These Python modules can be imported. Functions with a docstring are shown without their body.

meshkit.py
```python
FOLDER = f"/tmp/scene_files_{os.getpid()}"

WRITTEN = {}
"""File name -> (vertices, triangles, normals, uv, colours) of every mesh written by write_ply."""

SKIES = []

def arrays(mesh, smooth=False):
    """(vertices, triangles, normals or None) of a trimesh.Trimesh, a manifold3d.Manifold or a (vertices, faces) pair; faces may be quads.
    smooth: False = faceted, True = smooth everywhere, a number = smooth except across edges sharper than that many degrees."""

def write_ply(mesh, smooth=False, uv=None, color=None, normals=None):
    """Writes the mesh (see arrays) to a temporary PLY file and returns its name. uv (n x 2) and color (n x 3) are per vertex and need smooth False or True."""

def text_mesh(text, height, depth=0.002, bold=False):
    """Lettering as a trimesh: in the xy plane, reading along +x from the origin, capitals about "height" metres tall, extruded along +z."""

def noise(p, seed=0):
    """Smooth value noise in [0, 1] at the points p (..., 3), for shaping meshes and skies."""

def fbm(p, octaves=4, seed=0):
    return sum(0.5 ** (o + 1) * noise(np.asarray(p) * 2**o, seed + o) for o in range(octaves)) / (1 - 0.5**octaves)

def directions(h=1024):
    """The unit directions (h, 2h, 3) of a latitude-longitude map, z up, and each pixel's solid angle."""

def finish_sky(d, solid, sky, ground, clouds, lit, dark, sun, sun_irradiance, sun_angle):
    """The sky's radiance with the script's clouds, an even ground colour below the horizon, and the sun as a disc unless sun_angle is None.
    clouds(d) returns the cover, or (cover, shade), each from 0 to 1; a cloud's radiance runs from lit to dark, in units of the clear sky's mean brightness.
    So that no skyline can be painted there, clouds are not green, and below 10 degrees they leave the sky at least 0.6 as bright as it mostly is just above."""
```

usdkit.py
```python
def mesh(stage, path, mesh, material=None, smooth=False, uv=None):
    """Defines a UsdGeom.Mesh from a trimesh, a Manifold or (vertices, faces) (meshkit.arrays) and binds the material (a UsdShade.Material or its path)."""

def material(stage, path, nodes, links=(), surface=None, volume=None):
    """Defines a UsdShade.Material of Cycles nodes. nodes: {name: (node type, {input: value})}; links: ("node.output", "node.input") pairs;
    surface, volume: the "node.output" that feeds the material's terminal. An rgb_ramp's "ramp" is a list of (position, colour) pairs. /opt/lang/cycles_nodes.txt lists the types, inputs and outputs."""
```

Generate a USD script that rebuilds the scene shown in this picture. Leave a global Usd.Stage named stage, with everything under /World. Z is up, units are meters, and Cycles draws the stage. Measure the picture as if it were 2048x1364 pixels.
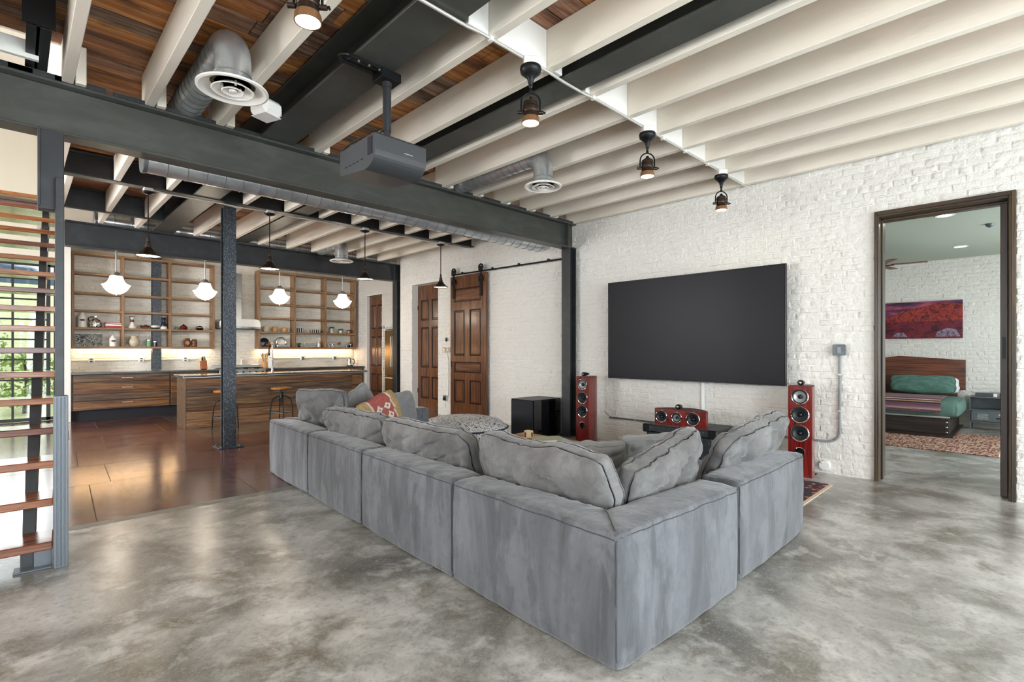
import math, random
import numpy as np, trimesh, usdkit, meshkit
from shapely.geometry import Polygon, Point
from pxr import Usd, UsdGeom, UsdLux, Gf, Sdf, UsdShade

PI = math.pi
rng = np.random.default_rng(7)
random.seed(7)
stage = Usd.Stage.CreateInMemory()
UsdGeom.SetStageUpAxis(stage, 'Z'); UsdGeom.SetStageMetersPerUnit(stage, 1.0)
world = UsdGeom.Xform.Define(stage, '/World'); stage.SetDefaultPrim(world.GetPrim())
UsdGeom.Scope.Define(stage, '/World/Looks')

# ---------------------------------------------------------------- camera, sky, window light, exposure
EXPOSURE = 0.55
YAW, FPX, EYE = math.radians(44.44), 1013.5, 1.38
Fv = np.array([math.sin(YAW), math.cos(YAW), 0]); Rv = np.array([math.cos(YAW), -math.sin(YAW), 0])
cam = UsdGeom.Camera.Define(stage, '/World/camera')
cam.CreateHorizontalApertureAttr(36.0); cam.CreateVerticalApertureAttr(36.0 * 1364 / 2048)
cam.CreateFocalLengthAttr(FPX / 2048 * 36.0)
cam.CreateVerticalApertureOffsetAttr(18 / 2048 * 36.0)
cam.CreateClippingRangeAttr((0.05, 500.0)); cam.CreateExposureAttr(EXPOSURE)
cam.AddTransformOp().Set(Gf.Matrix4d(*Rv, 0, 0, 0, 1, 0, *(-Fv), 0, 0, 0, EYE, 1))

sky_mat = usdkit.material(stage, '/World/Looks/sky', {
    's': ('sky_texture', {'sky_type': 'hosek_wilkie', 'sun_direction': (-0.4, -0.5, 0.75), 'turbidity': 3.0}),
    'c': ('texture_coordinate', {}), 'm': ('mapping', {'scale': (1.5, 1.5, 5)}),
    'n': ('noise_texture', {'scale': 1.6, 'detail': 6}), 'r': ('rgb_ramp', {'ramp': [(0.45, (0, 0, 0)), (0.7, (1, 1, 1))]}),
    'x': ('mix', {'color2': (9, 9.2, 9.6)}), 'b': ('background_shader', {'strength': 0.8})},
    [('c.generated', 'm.vector'), ('m.vector', 'n.vector'), ('n.fac', 'r.fac'), ('r.color', 'x.fac'), ('s.color', 'x.color1'), ('x.color', 'b.color')], surface='b.background')
dome = UsdLux.DomeLight.Define(stage, '/World/sky_light'); dome.CreateIntensityAttr(1.0); dome.CreateColorAttr((0.85, 0.93, 1.0))

def rect_light(name, centre, direction, w, h, power, color):
    l = UsdLux.RectLight.Define(stage, '/World/' + name)
    d = np.array(direction, float); d /= np.linalg.norm(d)
    x = np.cross([0, 0, 1.0], -d)
    x = np.array([1.0, 0, 0]) if np.linalg.norm(x) < 1e-6 else x / np.linalg.norm(x)
    y = np.cross(-d, x)
    l.AddTransformOp().Set(Gf.Matrix4d(*x, 0, *y, 0, *(-d), 0, *map(float, centre), 1))
    l.CreateWidthAttr(w); l.CreateHeightAttr(h); l.CreateIntensityAttr(power); l.CreateColorAttr(color)
    return l
DAY = (0.82, 0.93, 1.0)
# daylight standing in the big window openings behind and beside the camera
for k, (xc, pw) in enumerate(((-1.6, 4.5), (1.3, 7.5), (4.2, 8.0))):
    rect_light(f'daylight_back_{k}', (xc, -4.25, 1.75), (0, 1, 0.05), 2.3, 2.5, pw, DAY)
for k, yc in enumerate((-1.4, 2.2)):
    rect_light(f'daylight_left_{k}', (-4.75, yc, 1.75), (1, 0, 0.05), 2.4, 2.5, 1.0, (0.95, 0.97, 1.0))
rect_light('daylight_left_2', (-4.75, 8.4, 1.9), (1, 0, 0), 2.6, 2.6, 19.0, (0.97, 0.98, 1.0))
rect_light('daylight_bedroom', (9.3, -1.72, 1.6), (0, 1, 0), 2.6, 1.8, 4.5, DAY)

# ---------------------------------------------------------------- scene helpers
_counts = {}
def numbered(path):
    k = _counts.get(path, 0); _counts[path] = k + 1
    return path if k == 0 else f'{path}_{k:03d}'
def ppath(parent):
    return '/World' if parent is None else str(parent.GetPath())
def obj(name, mesh, m, parent=None, smooth=False):
    p = numbered(ppath(parent) + '/' + name)
    if isinstance(mesh, MB): mesh = mesh.get()
    return usdkit.mesh(stage, p, mesh, m, smooth).GetPrim()
def meta(o, label=None, cat=None, group=None, kind=None):
    for k, v in (('label', label), ('category', cat), ('group', group), ('kind', kind)):
        if v: o.SetCustomDataByKey(k, v)
    return o
def thing(name, label, cat, loc=(0, 0, 0), rotz=0, group=None, kind=None):
    x = UsdGeom.Xform.Define(stage, numbered('/World/' + name))
    x.AddTranslateOp().Set(Gf.Vec3d(*map(float, loc)))
    if rotz: x.AddRotateZOp().Set(float(rotz))
    return meta(x.GetPrim(), label, cat, group, kind)
def dup(root, label, loc, rotz=0, group=None, name=None):
    was = root.GetCustomData()
    nm = name or root.GetName().rstrip('0123456789').rstrip('_')
    r = thing(nm, label, was['category'], loc, rotz, group or was.get('group'), was.get('kind'))
    r.GetReferences().AddInternalReference(root.GetPath()); r.SetInstanceable(True)
    return r
def struct(name, label, cat, loc=(0, 0, 0)):
    return thing(name, label, cat, loc, kind='structure')

# ---------------------------------------------------------------- mesh helpers
class MB:
    def __init__(s): s.v, s.f, s.n = [], [], 0
    def add(s, v, f):
        v = np.asarray(v, float); f = np.asarray(f, int)
        if f.shape[1] == 4: f = np.vstack([f[:, [0, 1, 2]], f[:, [0, 2, 3]]])
        s.v.append(v); s.f.append(f + s.n); s.n += len(v); return s
    def tm(s, m, mat=None):
        m = m.copy()
        if mat is not None: m.apply_transform(mat)
        return s.add(m.vertices, m.faces)
    def get(s): return np.vstack(s.v), np.vstack(s.f)
    def box(s, lo, hi, ch=0): return s.add(*box(lo, hi, ch))
    def tube(s, pts, r, sides=8, closed=False): return s.add(*tube(pts, r, sides, closed))
    def lathe(s, prof, c=(0, 0, 0), seg=24, axis='z'): return s.add(*lathe(prof, c, seg, axis))
_BF = np.array([[0, 2, 3, 1], [4, 5, 7, 6], [0, 1, 5, 4], [2, 6, 7, 3], [0, 4, 6, 2], [1, 3, 7, 5]])
_SG = np.array([[x, y, z] for z in (-1, 1) for y in (-1, 1) for x in (-1, 1)], float)
def _chamfer_faces():
    pts = np.vstack([_SG * [1, .8, .8], _SG * [.8, 1, .8], _SG * [.8, .8, 1]])
    h = trimesh.convex.convex_hull(pts)
    idx = [int(np.argmin(((pts - v) ** 2).sum(1))) for v in h.vertices]
    f = np.array(idx)[h.faces]
    c = pts[f]; nrm = np.cross(c[:, 1] - c[:, 0], c[:, 2] - c[:, 0])
    bad = (nrm * c.mean(1)).sum(1) < 0
    f[bad] = f[bad][:, ::-1]
    return f
_CF = _chamfer_faces()
def box(lo, hi, ch=0):
    lo, hi = np.asarray(lo, float), np.asarray(hi, float)
    c, h = (lo + hi) / 2, (hi - lo) / 2
    if not ch: return c + _SG * h, _BF
    ch = min(ch, .45 * h.min() * 2)
    return np.vstack([c + _SG * (h - [0, ch, ch]), c + _SG * (h - [ch, 0, ch]), c + _SG * (h - [ch, ch, 0])]), _CF
def tube(pts, r, sides=8, closed=False):
    p = np.asarray(pts, float); n = len(p)
    r = np.broadcast_to(np.asarray(r, float), (n,))
    t = np.roll(p, -1, 0) - np.roll(p, 1, 0) if closed else np.gradient(p, axis=0)
    t /= np.linalg.norm(t, axis=1, keepdims=True) + 1e-12
    a = np.array([0, 0, 1.0]) if abs(t[0, 2]) < .9 else np.array([1.0, 0, 0])
    A = np.zeros_like(p)
    for i in range(n):
        a = a - t[i] * (a @ t[i]); a /= np.linalg.norm(a) + 1e-12; A[i] = a
    B = np.cross(t, A); an = np.arange(sides) * 2 * PI / sides
    v = (p[:, None] + r[:, None, None] * (np.cos(an)[None, :, None] * A[:, None] + np.sin(an)[None, :, None] * B[:, None])).reshape(-1, 3)
    m = n if closed else n - 1
    i, j = np.meshgrid(np.arange(m), np.arange(sides), indexing='ij'); i2 = (i + 1) % n; j2 = (j + 1) % sides
    f = np.stack([i * sides + j, i * sides + j2, i2 * sides + j2, i2 * sides + j], -1).reshape(-1, 4)
    f = np.vstack([f[:, [0, 1, 2]], f[:, [0, 2, 3]]])
    if not closed:
        k = len(v); v = np.vstack([v, p[:1], p[-1:]])
        j = np.arange(sides); j2 = (j + 1) % sides
        f = np.vstack([f, np.stack([np.full(sides, k), j2, j], 1), np.stack([np.full(sides, k + 1), (n - 1) * sides + j, (n - 1) * sides + j2], 1)])
    return v, f
def lathe(prof, c=(0, 0, 0), seg=24, axis='z'):
    """prof: (radius, height) from bottom to top along the outside; ends on the axis are closed."""
    pr = np.asarray(prof, float); n = len(pr); an = np.arange(seg) * 2 * PI / seg
    v = np.stack([pr[:, None, 0] * np.cos(an), pr[:, None, 0] * np.sin(an), np.repeat(pr[:, 1:], seg, 1)], -1).reshape(-1, 3)
    i, j = np.meshgrid(np.arange(n - 1), np.arange(seg), indexing='ij'); j2 = (j + 1) % seg
    f = np.stack([i * seg + j, i * seg + j2, (i + 1) * seg + j2, (i + 1) * seg + j], -1).reshape(-1, 4)
    if axis == 'x': v = v[:, [2, 0, 1]]
    if axis == 'y': v = v[:, [1, 2, 0]]
    return v + np.asarray(c, float), f
def extrude(poly, h, plane='xy', at=0):
    """plane 'xy': up from z=at; 'xz': shape in x,z, thickness along +y; 'yz': shape in y,z, thickness along +x."""
    if not isinstance(poly, Polygon): poly = Polygon(poly)
    m = trimesh.creation.extrude_polygon(poly, h, engine='earcut')
    v = np.array(m.vertices); f = np.array(m.faces)
    v[:, 2] += at
    if plane == 'xz': v = v[:, [0, 2, 1]]; f = f[:, ::-1]
    if plane == 'yz': v = v[:, [2, 0, 1]]
    return v, f
def arc(c, r, a0, a1, n, plane='xz'):
    a = np.linspace(math.radians(a0), math.radians(a1), n); o = np.zeros((n, 3))
    i, j = {'xz': (0, 2), 'yz': (1, 2), 'xy': (0, 1)}[plane]
    o[:, i] = np.cos(a) * r; o[:, j] = np.sin(a) * r
    return o + np.asarray(c, float)
def rot(v, rx=0, ry=0, rz=0):
    v = np.asarray(v, float)
    for a, (i, j) in ((rx, (1, 2)), (ry, (2, 0)), (rz, (0, 1))):
        if a:
            a = math.radians(a); w = v.copy()
            w[:, i] = v[:, i] * math.cos(a) - v[:, j] * math.sin(a); w[:, j] = v[:, i] * math.sin(a) + v[:, j] * math.cos(a); v = w
    return v
def soft_box(lo, hi, r=.04, step=.045, puff=.012, wr=.004, pucker=.006, seed=0):
    """An upholstered block: rounded, slightly puffed, wrinkled, with gathers just under the top seam."""
    lo, hi = np.array(lo, float), np.array(hi, float); L = hi - lo; c = (lo + hi) / 2
    n = np.maximum(2, np.ceil(L / step)).astype(int)
    V, F, k = [], [], 0
    for ax in range(3):
        i, j = [a for a in range(3) if a != ax]
        ui = np.linspace(-1, 1, n[i] + 1); uj = np.linspace(-1, 1, n[j] + 1)
        ui = np.sign(ui) * (1 - (1 - abs(ui)) ** 1.25); uj = np.sign(uj) * (1 - (1 - abs(uj)) ** 1.25)
        A, B = np.meshgrid(ui, uj, indexing='ij')
        q = np.arange(A.size).reshape(A.shape)
        f = np.stack([q[:-1, :-1], q[1:, :-1], q[1:, 1:], q[:-1, 1:]], -1).reshape(-1, 4)
        for s in (-1, 1):
            v = np.zeros((A.size, 3)); v[:, i] = A.ravel(); v[:, j] = B.ravel(); v[:, ax] = s
            flip = (s > 0) != (ax != 1)
            V.append(v); F.append((f[:, ::-1] if flip else f) + k); k += A.size
    u = np.vstack(V); f = np.vstack(F)
    p = u * L / 2; inner = np.clip(p, -(L / 2 - r), L / 2 - r); d = p - inner
    ln = np.linalg.norm(d, axis=1, keepdims=True); nrm = np.where(ln > 1e-9, d / np.maximum(ln, 1e-9), 0)
    q = inner + nrm * r
    g = np.ones(len(u))
    for a in range(3): g *= np.where(abs(u[:, a]) > .999, 1, 1 - u[:, a] ** 2)
    W = q + c
    w = meshkit.fbm(W * [7, 7, 4] + seed * 13.1, 4, seed) - .5
    w2 = meshkit.noise(W * [38, 38, 3] + seed * 5.7, seed + 3) - .5
    near = np.exp(-((hi[2] - W[:, 2]) / .10) ** 2) * (abs(nrm[:, 2]) < .9) + .6 * (nrm[:, 2] > .9)
    w3 = meshkit.noise(W * [26, 26, 2] + 9.7 + seed, seed + 8) - .5
    q = q + nrm * (puff * g + wr * 2.2 * w + pucker * 1.6 * near * w2 + .003 * w3)[:, None]
    return q + c, np.vstack([f[:, [0, 1, 2]], f[:, [0, 2, 3]]])
def weld(v, f):
    key = np.round(np.asarray(v) * 1e5).astype(np.int64)
    _, a, b = np.unique(key, axis=0, return_index=True, return_inverse=True)
    f = b.ravel()[f]; v = np.asarray(v)[a]
    f = f[(f[:, 0] != f[:, 1]) & (f[:, 1] != f[:, 2]) & (f[:, 0] != f[:, 2])]
    return v, f
def cushion(w, h, t, seed=0, n=34, wr=.014, gus=.09, sag=.04):
    """A loose plump box pillow in the xz plane (thickness along y), bottom edge near z=0. Returns mesh, the two seam outlines and the uv of its vertices."""
    u = np.linspace(-1, 1, n + 1); u = np.sin(u * PI / 2 * .96) / math.sin(PI / 2 * .96)
    A, B = np.meshgrid(u, u, indexing='ij'); a, b = A.ravel(), B.ravel()
    x = a * w / 2 * (1 - .10 * b ** 4 * abs(a) ** 3); z = b * h / 2 * (1 - .13 * a ** 4 * abs(b) ** 3)
    dome = ((1 - np.abs(a) ** 3) * (1 - np.abs(b) ** 2.4)).clip(0) ** .45
    rad = np.maximum(abs(a), abs(b))
    edge = (meshkit.noise(np.stack([a * 3.1, b * 3.1, np.full_like(a, seed * 3.3)], 1), seed) - .5)
    x = x + .035 * edge * rad ** 4; z = z + .035 * (meshkit.noise(np.stack([a * 2.7 + 5, b * 2.7, np.full_like(a, seed * 1.7)], 1), seed + 2) - .5) * rad ** 4
    V, F, UV, k = [], [], [], 0
    q = np.arange(a.size).reshape(A.shape); f = np.stack([q[:-1, :-1], q[1:, :-1], q[1:, 1:], q[:-1, 1:]], -1).reshape(-1, 4)
    for s in (-1, 1):
        P = np.stack([x * 6, z * 6, np.full_like(x, s * 3.3 + seed)], 1)
        wrk = (meshkit.fbm(P, 4, seed) - .5) * 2
        ang = np.arctan2(b, a); rr = meshkit.noise(np.stack([ang * 6, rad * 1.2, np.full_like(x, seed + s)], 1), seed + 5) - .5
        rg = lambda P_, sd, pw: (1 - np.abs(2 * meshkit.noise(P_, sd) - 1)) ** pw
        crease = rg(np.stack([x * 3 + z * 2.5, z * 9 - x * 3, np.full_like(x, s + seed * 2.)], 1), seed + 9, 5) + .7 * rg(np.stack([x * 8 - z * 3, z * 5 + x * 4, np.full_like(x, s * 2 + seed * 3.)], 1), seed + 19, 6)
        pleat = (meshkit.noise(np.stack([x * 30, z * 5, np.full_like(x, s + seed * 1.)], 1), seed + 29) - .5) * np.exp(-((1 - abs(b)) / .22) ** 2) * (b > 0)
        th = gus / 2 + (t - gus) / 2 * dome + (wr * wrk + .03 * rr * (rad > .3) * (1 - rad ** 6)) * (.25 + .75 * dome) - wr * 2.4 * crease * dome + .024 * pleat
        y = s * np.maximum(th, .012)
        zz = z - sag * (1 - a ** 2) * (b > 0) * b * .8 + h / 2
        V.append(np.stack([x, y, zz], 1)); F.append((f if s < 0 else f[:, ::-1]) + k); UV.append(np.stack([a, b], 1)); k += a.size
    ring = np.concatenate([q[:, 0], q[-1, 1:], q[-2::-1, -1], q[0, -2:0:-1]])
    r2 = ring + a.size; nx = np.roll(np.arange(len(ring)), -1); v = np.vstack(V)
    mid = (v[ring] + v[r2]) / 2; out = mid - [0, 0, h / 2]; out /= np.linalg.norm(out, axis=1, keepdims=True)
    mid = mid + out * gus * .22; km = len(v); v = np.vstack([v, mid]); rm = km + np.arange(len(ring)); UV.append(UV[0][ring])
    F.append(np.stack([ring, rm, rm[nx], ring[nx]], 1)[:, ::-1]); F.append(np.stack([rm, r2, r2[nx], rm[nx]], 1)[:, ::-1])
    f = np.vstack(F); f = np.vstack([f[:, [0, 1, 2]], f[:, [0, 2, 3]]])
    c = trimesh.Trimesh(v, f, process=False)
    if c.volume < 0: f = f[:, ::-1]
    return v, f, (v[ring], v[r2]), np.vstack(UV)
def compact(v, f):
    k, g = np.unique(f, return_inverse=True); return np.asarray(v)[k], g.reshape(-1, 3)

# ---------------------------------------------------------------- materials
def c(h):
    h = h.lstrip('#'); x = np.array([int(h[i:i + 2], 16) / 255 for i in (0, 2, 4)])
    return tuple(np.where(x <= .04045, x / 12.92, ((x + .055) / 1.055) ** 2.4))
M = {}
def mat(name, col, rough=.5, metal=0, bump=None, ramp=None, scale=5, stretch=(1, 1, 1), detail=6, distort=0, loc=(0, 0, 0), over=None, **pb):
    """over: (scale, stretch, low, high, colour, amount) lays a second noise colour over the first; bump: (scale, strength, distance[, stretch])."""
    N = {'p': ('principled_bsdf', {'base_color': col, 'roughness': rough, 'metallic': metal, **pb})}; Lk = []
    if ramp or bump or over: N['g'] = ('geometry', {})
    if ramp:
        N['m'] = ('mapping', {'scale': stretch, 'location': loc}); N['n'] = ('noise_texture', {'scale': scale, 'detail': detail, 'distortion': distort, 'roughness': .6}); N['r'] = ('rgb_ramp', {'ramp': ramp})
        Lk += [('g.position', 'm.vector'), ('m.vector', 'n.vector'), ('n.fac', 'r.fac')]; out = 'r.color'
    if over:
        if not ramp: N['k'] = ('color', {'value': col}); out = 'k.color'
        for q, (s2, st2, lo, hi, c2, am) in enumerate(over if isinstance(over, list) else [over]):
            N[f'm{q}x'] = ('mapping', {'scale': st2, 'location': (3.1 + q, 1.7, .3)}); N[f'n{q}x'] = ('noise_texture', {'scale': s2, 'detail': 7, 'roughness': .65, 'distortion': .3})
            N[f'w{q}x'] = ('map_range', {'from_min': lo, 'from_max': hi, 'to_min': 0., 'to_max': am, 'clamp': True}); N[f'o{q}x'] = ('mix', {'color2': c2})
            Lk += [('g.position', f'm{q}x.vector'), (f'm{q}x.vector', f'n{q}x.vector'), (f'n{q}x.fac', f'w{q}x.value'), (f'w{q}x.result', f'o{q}x.fac'), (out, f'o{q}x.color1')]; out = f'o{q}x.color'
    if ramp or over: Lk.append((out, 'p.base_color'))
    if bump:
        N['mb'] = ('mapping', {'scale': bump[3] if len(bump) > 3 else (1, 1, 1)}); N['nb'] = ('noise_texture', {'scale': bump[0], 'detail': 5, 'roughness': .6}); N['b'] = ('bump', {'strength': bump[1], 'distance': bump[2]})
        Lk += [('g.position', 'mb.vector'), ('mb.vector', 'nb.vector'), ('nb.fac', 'b.height'), ('b.normal', 'p.normal')]
    M[name] = usdkit.material(stage, '/World/Looks/' + name, N, Lk, surface='p.BSDF'); return M[name]
def emit(name, col, strength):
    M[name] = usdkit.material(stage, '/World/Looks/' + name, {'e': ('emission', {'color': col, 'strength': strength})}, [], surface='e.emission')
def wood(name, dark, mid, light, axis, rough=.45, scale=3.0, coat=0., bump=.15, blotch=None, **k):
    st = [11, 11, 11]; st['xyz'.index(axis)] = .55
    st2 = [60, 60, 60]; st2['xyz'.index(axis)] = 1.2
    return mat(name, mid, rough, ramp=[(.28, dark), (.46, mid), (.6, light), (.74, mid)], scale=scale, stretch=st, distort=1.2,
               over=[(1.0, st2, .52, .74, dark, .5), (2.3, tuple(.25 * q for q in st), .5, .68, dark, .35)] + ([(2.2, (1, 2.2, 1), .47, .66, blotch[0], .75), (4.5, (.7, 2, 1), .54, .7, blotch[1], .5)] if blotch else []), bump=(1.0, bump, .004, st2), coat_weight=coat, coat_roughness=.15, **k)
W3 = lambda a: (a, a, a)
mat('brick_white', c('#e2dfd8'), .6, bump=(15, .9, .024), over=[(9, (1, 1, 1), .55, .75, c('#d9d6cc'), .6)])
mat('brick_kitchen', c('#e6e2d8'), .65, bump=(30, .45, .01), over=[(3, (1, 1, 6), .5, .7, c('#c9c3b6'), .7)])
mat('white_paint', c('#e9e7e1'), .55, bump=(26, .18, .006))
mat('joist_paint', c('#ebe3d4'), .6, bump=(22, .3, .006, (1, .25, 1)), over=(6, (1, .2, 1), .55, .75, c('#d2cbbf'), .6))
mat('plaster', c('#d8d2c4'), .8, bump=(8, .3, .01))
mat('sage_paint', c('#aab3a4'), .7)
mat('steel_paint', c('#484944'), .4, .25, over=(2.2, (1, 1, 3), .45, .7, c('#5a5b56'), .8), bump=(60, .06, .002))
mat('steel_dark', c('#333537'), .42, .2, over=(4, (1, 1, 1), .5, .7, c('#434649'), .8), bump=(50, .1, .003))
mat('steel_mottled', c('#343a41'), .35, .3, bump=(40, .5, .012), over=(75, (1, 1, .6), .5, .6, c('#7d858d'), .5))
mat('newel_steel', c('#6a7076'), .4, .4)
mat('black_metal', c('#17181a'), .4, .5)
mat('black_gloss', c('#08080a'), .06, 0, coat_weight=1.0)
mat('black_matte', c('#1a1d24'), .8)
mat('bronze', c('#42342c'), .32, .7, over=(30, (1, 1, 1), .5, .7, c('#2a2420'), .7))
mat('copper_glow', c('#a87d58'), .35, .7)
mat('galv', c('#cfd2d3'), .26, .75, over=(5, (1, 1, 1), .45, .65, c('#a9adae'), .8), bump=(14, .12, .01))
mat('galv_seam', c('#767a7c'), .4, .6)
mat('conduit', c('#cfccc4'), .4, .4)
mat('cream_metal', c('#e8e6df'), .4)
mat('vent_white', c('#f2efe8'), .4)
mat('brown_duct_inside', c('#4a4326'), .7)
mat('stainless', c('#c9c9c6'), .25, .9)
mat('chrome', c('#e4e4e4'), .08, 1.0)
mat('brass_stainless', c('#b79a6c'), .28, .9, over=(2, (8, 8, .3), .4, .7, c('#8c7148'), .7))
mat('tv_screen', c('#17161b'), .4, 0, specular_ior_level=.2)
mat('door_groove', c('#2a160c'), .35)
mat('tv_frame', c('#0a0a0b'), .3)
mat('projector_grey', c('#3f4144'), .5, .1)
mat('projector_dark', c('#26282b'), .5)
for nm, a in (('x', 'x'), ('y', 'y'), ('z', 'z')):
    wood('door_wood_' + nm, c('#341c10'), c('#5e3922'), c('#7a4e30'), a, .32, 1.6, .35)
wood('old_door_wood', c('#341c10'), c('#5e3922'), c('#7a4e30'), 'z', .28, 1.6, .4)
wood('casing_wood', c('#160e06'), c('#342514'), c('#4e3d24'), 'z', .4, 1.4, .2)
wood('casing_wood_h', c('#160e06'), c('#342514'), c('#4e3d24'), 'y', .4, 1.4, .2)
wood('dark_leaf', c('#120a08'), c('#251510'), c('#38241a'), 'z', .4, 2.4, .2)
wood('tread_wood', c('#5a2c16'), c('#94552c'), c('#b87844'), 'x', .2, 1.6, .6)
wood('tread_wood_dark', c('#46220f'), c('#74402a'), c('#985c3c'), 'x', .2, 1.6, .6)
for k, (d, m_, l) in enumerate((('#301d12', '#5e3d24', '#8a6038'), ('#38281a', '#664a30', '#927048'), ('#291c14', '#4f3a28', '#785c42'), ('#463020', '#80593a', '#a5805a'))):
    wood(f'oak_{k}', c(d), c(m_), c(l), 'x', .5, 1.7 + .2 * k, .05)
wood('shelf_wood', c('#5d4028'), c('#8a6646'), c('#a98660'), 'x', .5, 2.4)
wood('shelf_wood_v', c('#5d4028'), c('#8a6646'), c('#a98660'), 'z', .5, 2.4)
wood('table_wood', c('#7a4d24'), c('#a8733c'), c('#c99558'), 'y', .5, 2.0)
wood('stool_wood', c('#6a3c16'), c('#a0672e'), c('#bd8446'), 'x', .4, 3.0)
wood('headboard_wood', c('#2c140c'), c('#5c2f1d'), c('#7c452c'), 'y', .4, 1.6, .2)
wood('bed_wood', c('#120d0b'), c('#241b17'), c('#3c302a'), 'y', .5, 1.8)
for k, (d, m_, l) in enumerate((('#462818', '#8c5636', '#b87e56'), ('#5a3018', '#a8683a', '#cc905a'), ('#403024', '#7c5c4a', '#a88e76'), ('#643818', '#ba763a', '#d89e60'), ('#4a2c1e', '#926046', '#b08c74'))):
    wood(f'plank_{k}', c(d), c(m_), c(l), 'x', .6, .75 + .1 * k, 0, .35, (c('#3a2014'), c('#a8907a')))
wood('cherry', c('#38090a'), c('#6a1412'), c('#84231c'), 'z', .22, 2.2, .7)
wood('cherry_h', c('#38090a'), c('#6a1412'), c('#84231c'), 'x', .22, 2.2, .7)
# concrete of the living room: grey, cloudy, worn satin finish
mat('concrete', c('#8f8b84'), .28, ramp=[(.25, c('#45433d')), (.42, c('#7d7a73')), (.54, c('#aba9a2')), (.68, c('#d0cec8'))], scale=1.25, detail=11, distort=.7,
    over=[(2.6, (1, 1, 1), .5, .64, c('#5e5543'), .75), (5.5, (1, 1, 1), .52, .7, c('#e2e0da'), .6), (30, (1, 1, 1), .52, .7, c('#6e6a60'), .55), (95, (1, 1, 1), .5, .7, c('#c4c1b8'), .4)], bump=(40, .04, .002), coat_weight=.35, coat_roughness=.22)
mat('concrete_band', c('#7d7a70'), .4, over=(8, (1, 1, 1), .45, .65, c('#5c594e'), .8))
for k, (a, b_, d_) in enumerate((('#3f211b', '#5e352c', '#7a4a3c'), ('#38201a', '#553228', '#6e4638'), ('#4a2824', '#66403a', '#7d5248'), ('#443026', '#5d4636', '#75604c'), ('#4a3f33', '#665a4b', '#80735f'))):
    mat(f'stain_{k}', c(b_), .16, ramp=[(.3, c(a)), (.5, c(b_)), (.7, c(d_))], scale=2.2, detail=9, distort=.5,
        over=[(9, (1, 1, 1), .52, .68, c(a), .6), (40, (1, 1, 1), .55, .72, c('#9a7a66'), .3)], bump=(16, .06, .004), coat_weight=.5, coat_roughness=.16)
mat('joint_dust', c('#b49f8b'), .8)
mat('sofa', c('#606266'), .95, ramp=[(.35, c('#505255')), (.5, c('#5e6064')), (.65, c('#6c6e72'))], scale=1.6, stretch=(3.2, 3.2, .7), detail=5, distort=.8,
    over=[(3.1, (1.5, 1.5, .5), .5, .56, c('#7a7c80'), .5), (14, (1, 1, 1), .5, .7, c('#4c4d50'), .45)], bump=(1.0, .3, .012, (36, 36, 7)), sheen_weight=.35, sheen_roughness=.4)
mat('sofa_cushion', c('#6f6e6d'), .95, ramp=[(.35, c('#5c5b5a')), (.5, c('#6f6e6d')), (.65, c('#81807f'))], scale=3, detail=6, distort=.6,
    over=(13, (1, 1, 1), .5, .7, c('#555453'), .5), bump=(20, .5, .02), sheen_weight=.4, sheen_roughness=.4)
mat('sofa_seam', c('#48484a'), .9)
mat('pale_cushion', c('#868787'), .95, bump=(30, .3, .006), over=(8, (1, 1, 1), .5, .7, c('#8f9090'), .5), sheen_weight=.3)
mat('kilim_tan', c('#b09468'), .95, over=(60, (1, 1, 1), .5, .6, c('#8d744c'), .7), bump=(220, .4, .003))
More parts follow.
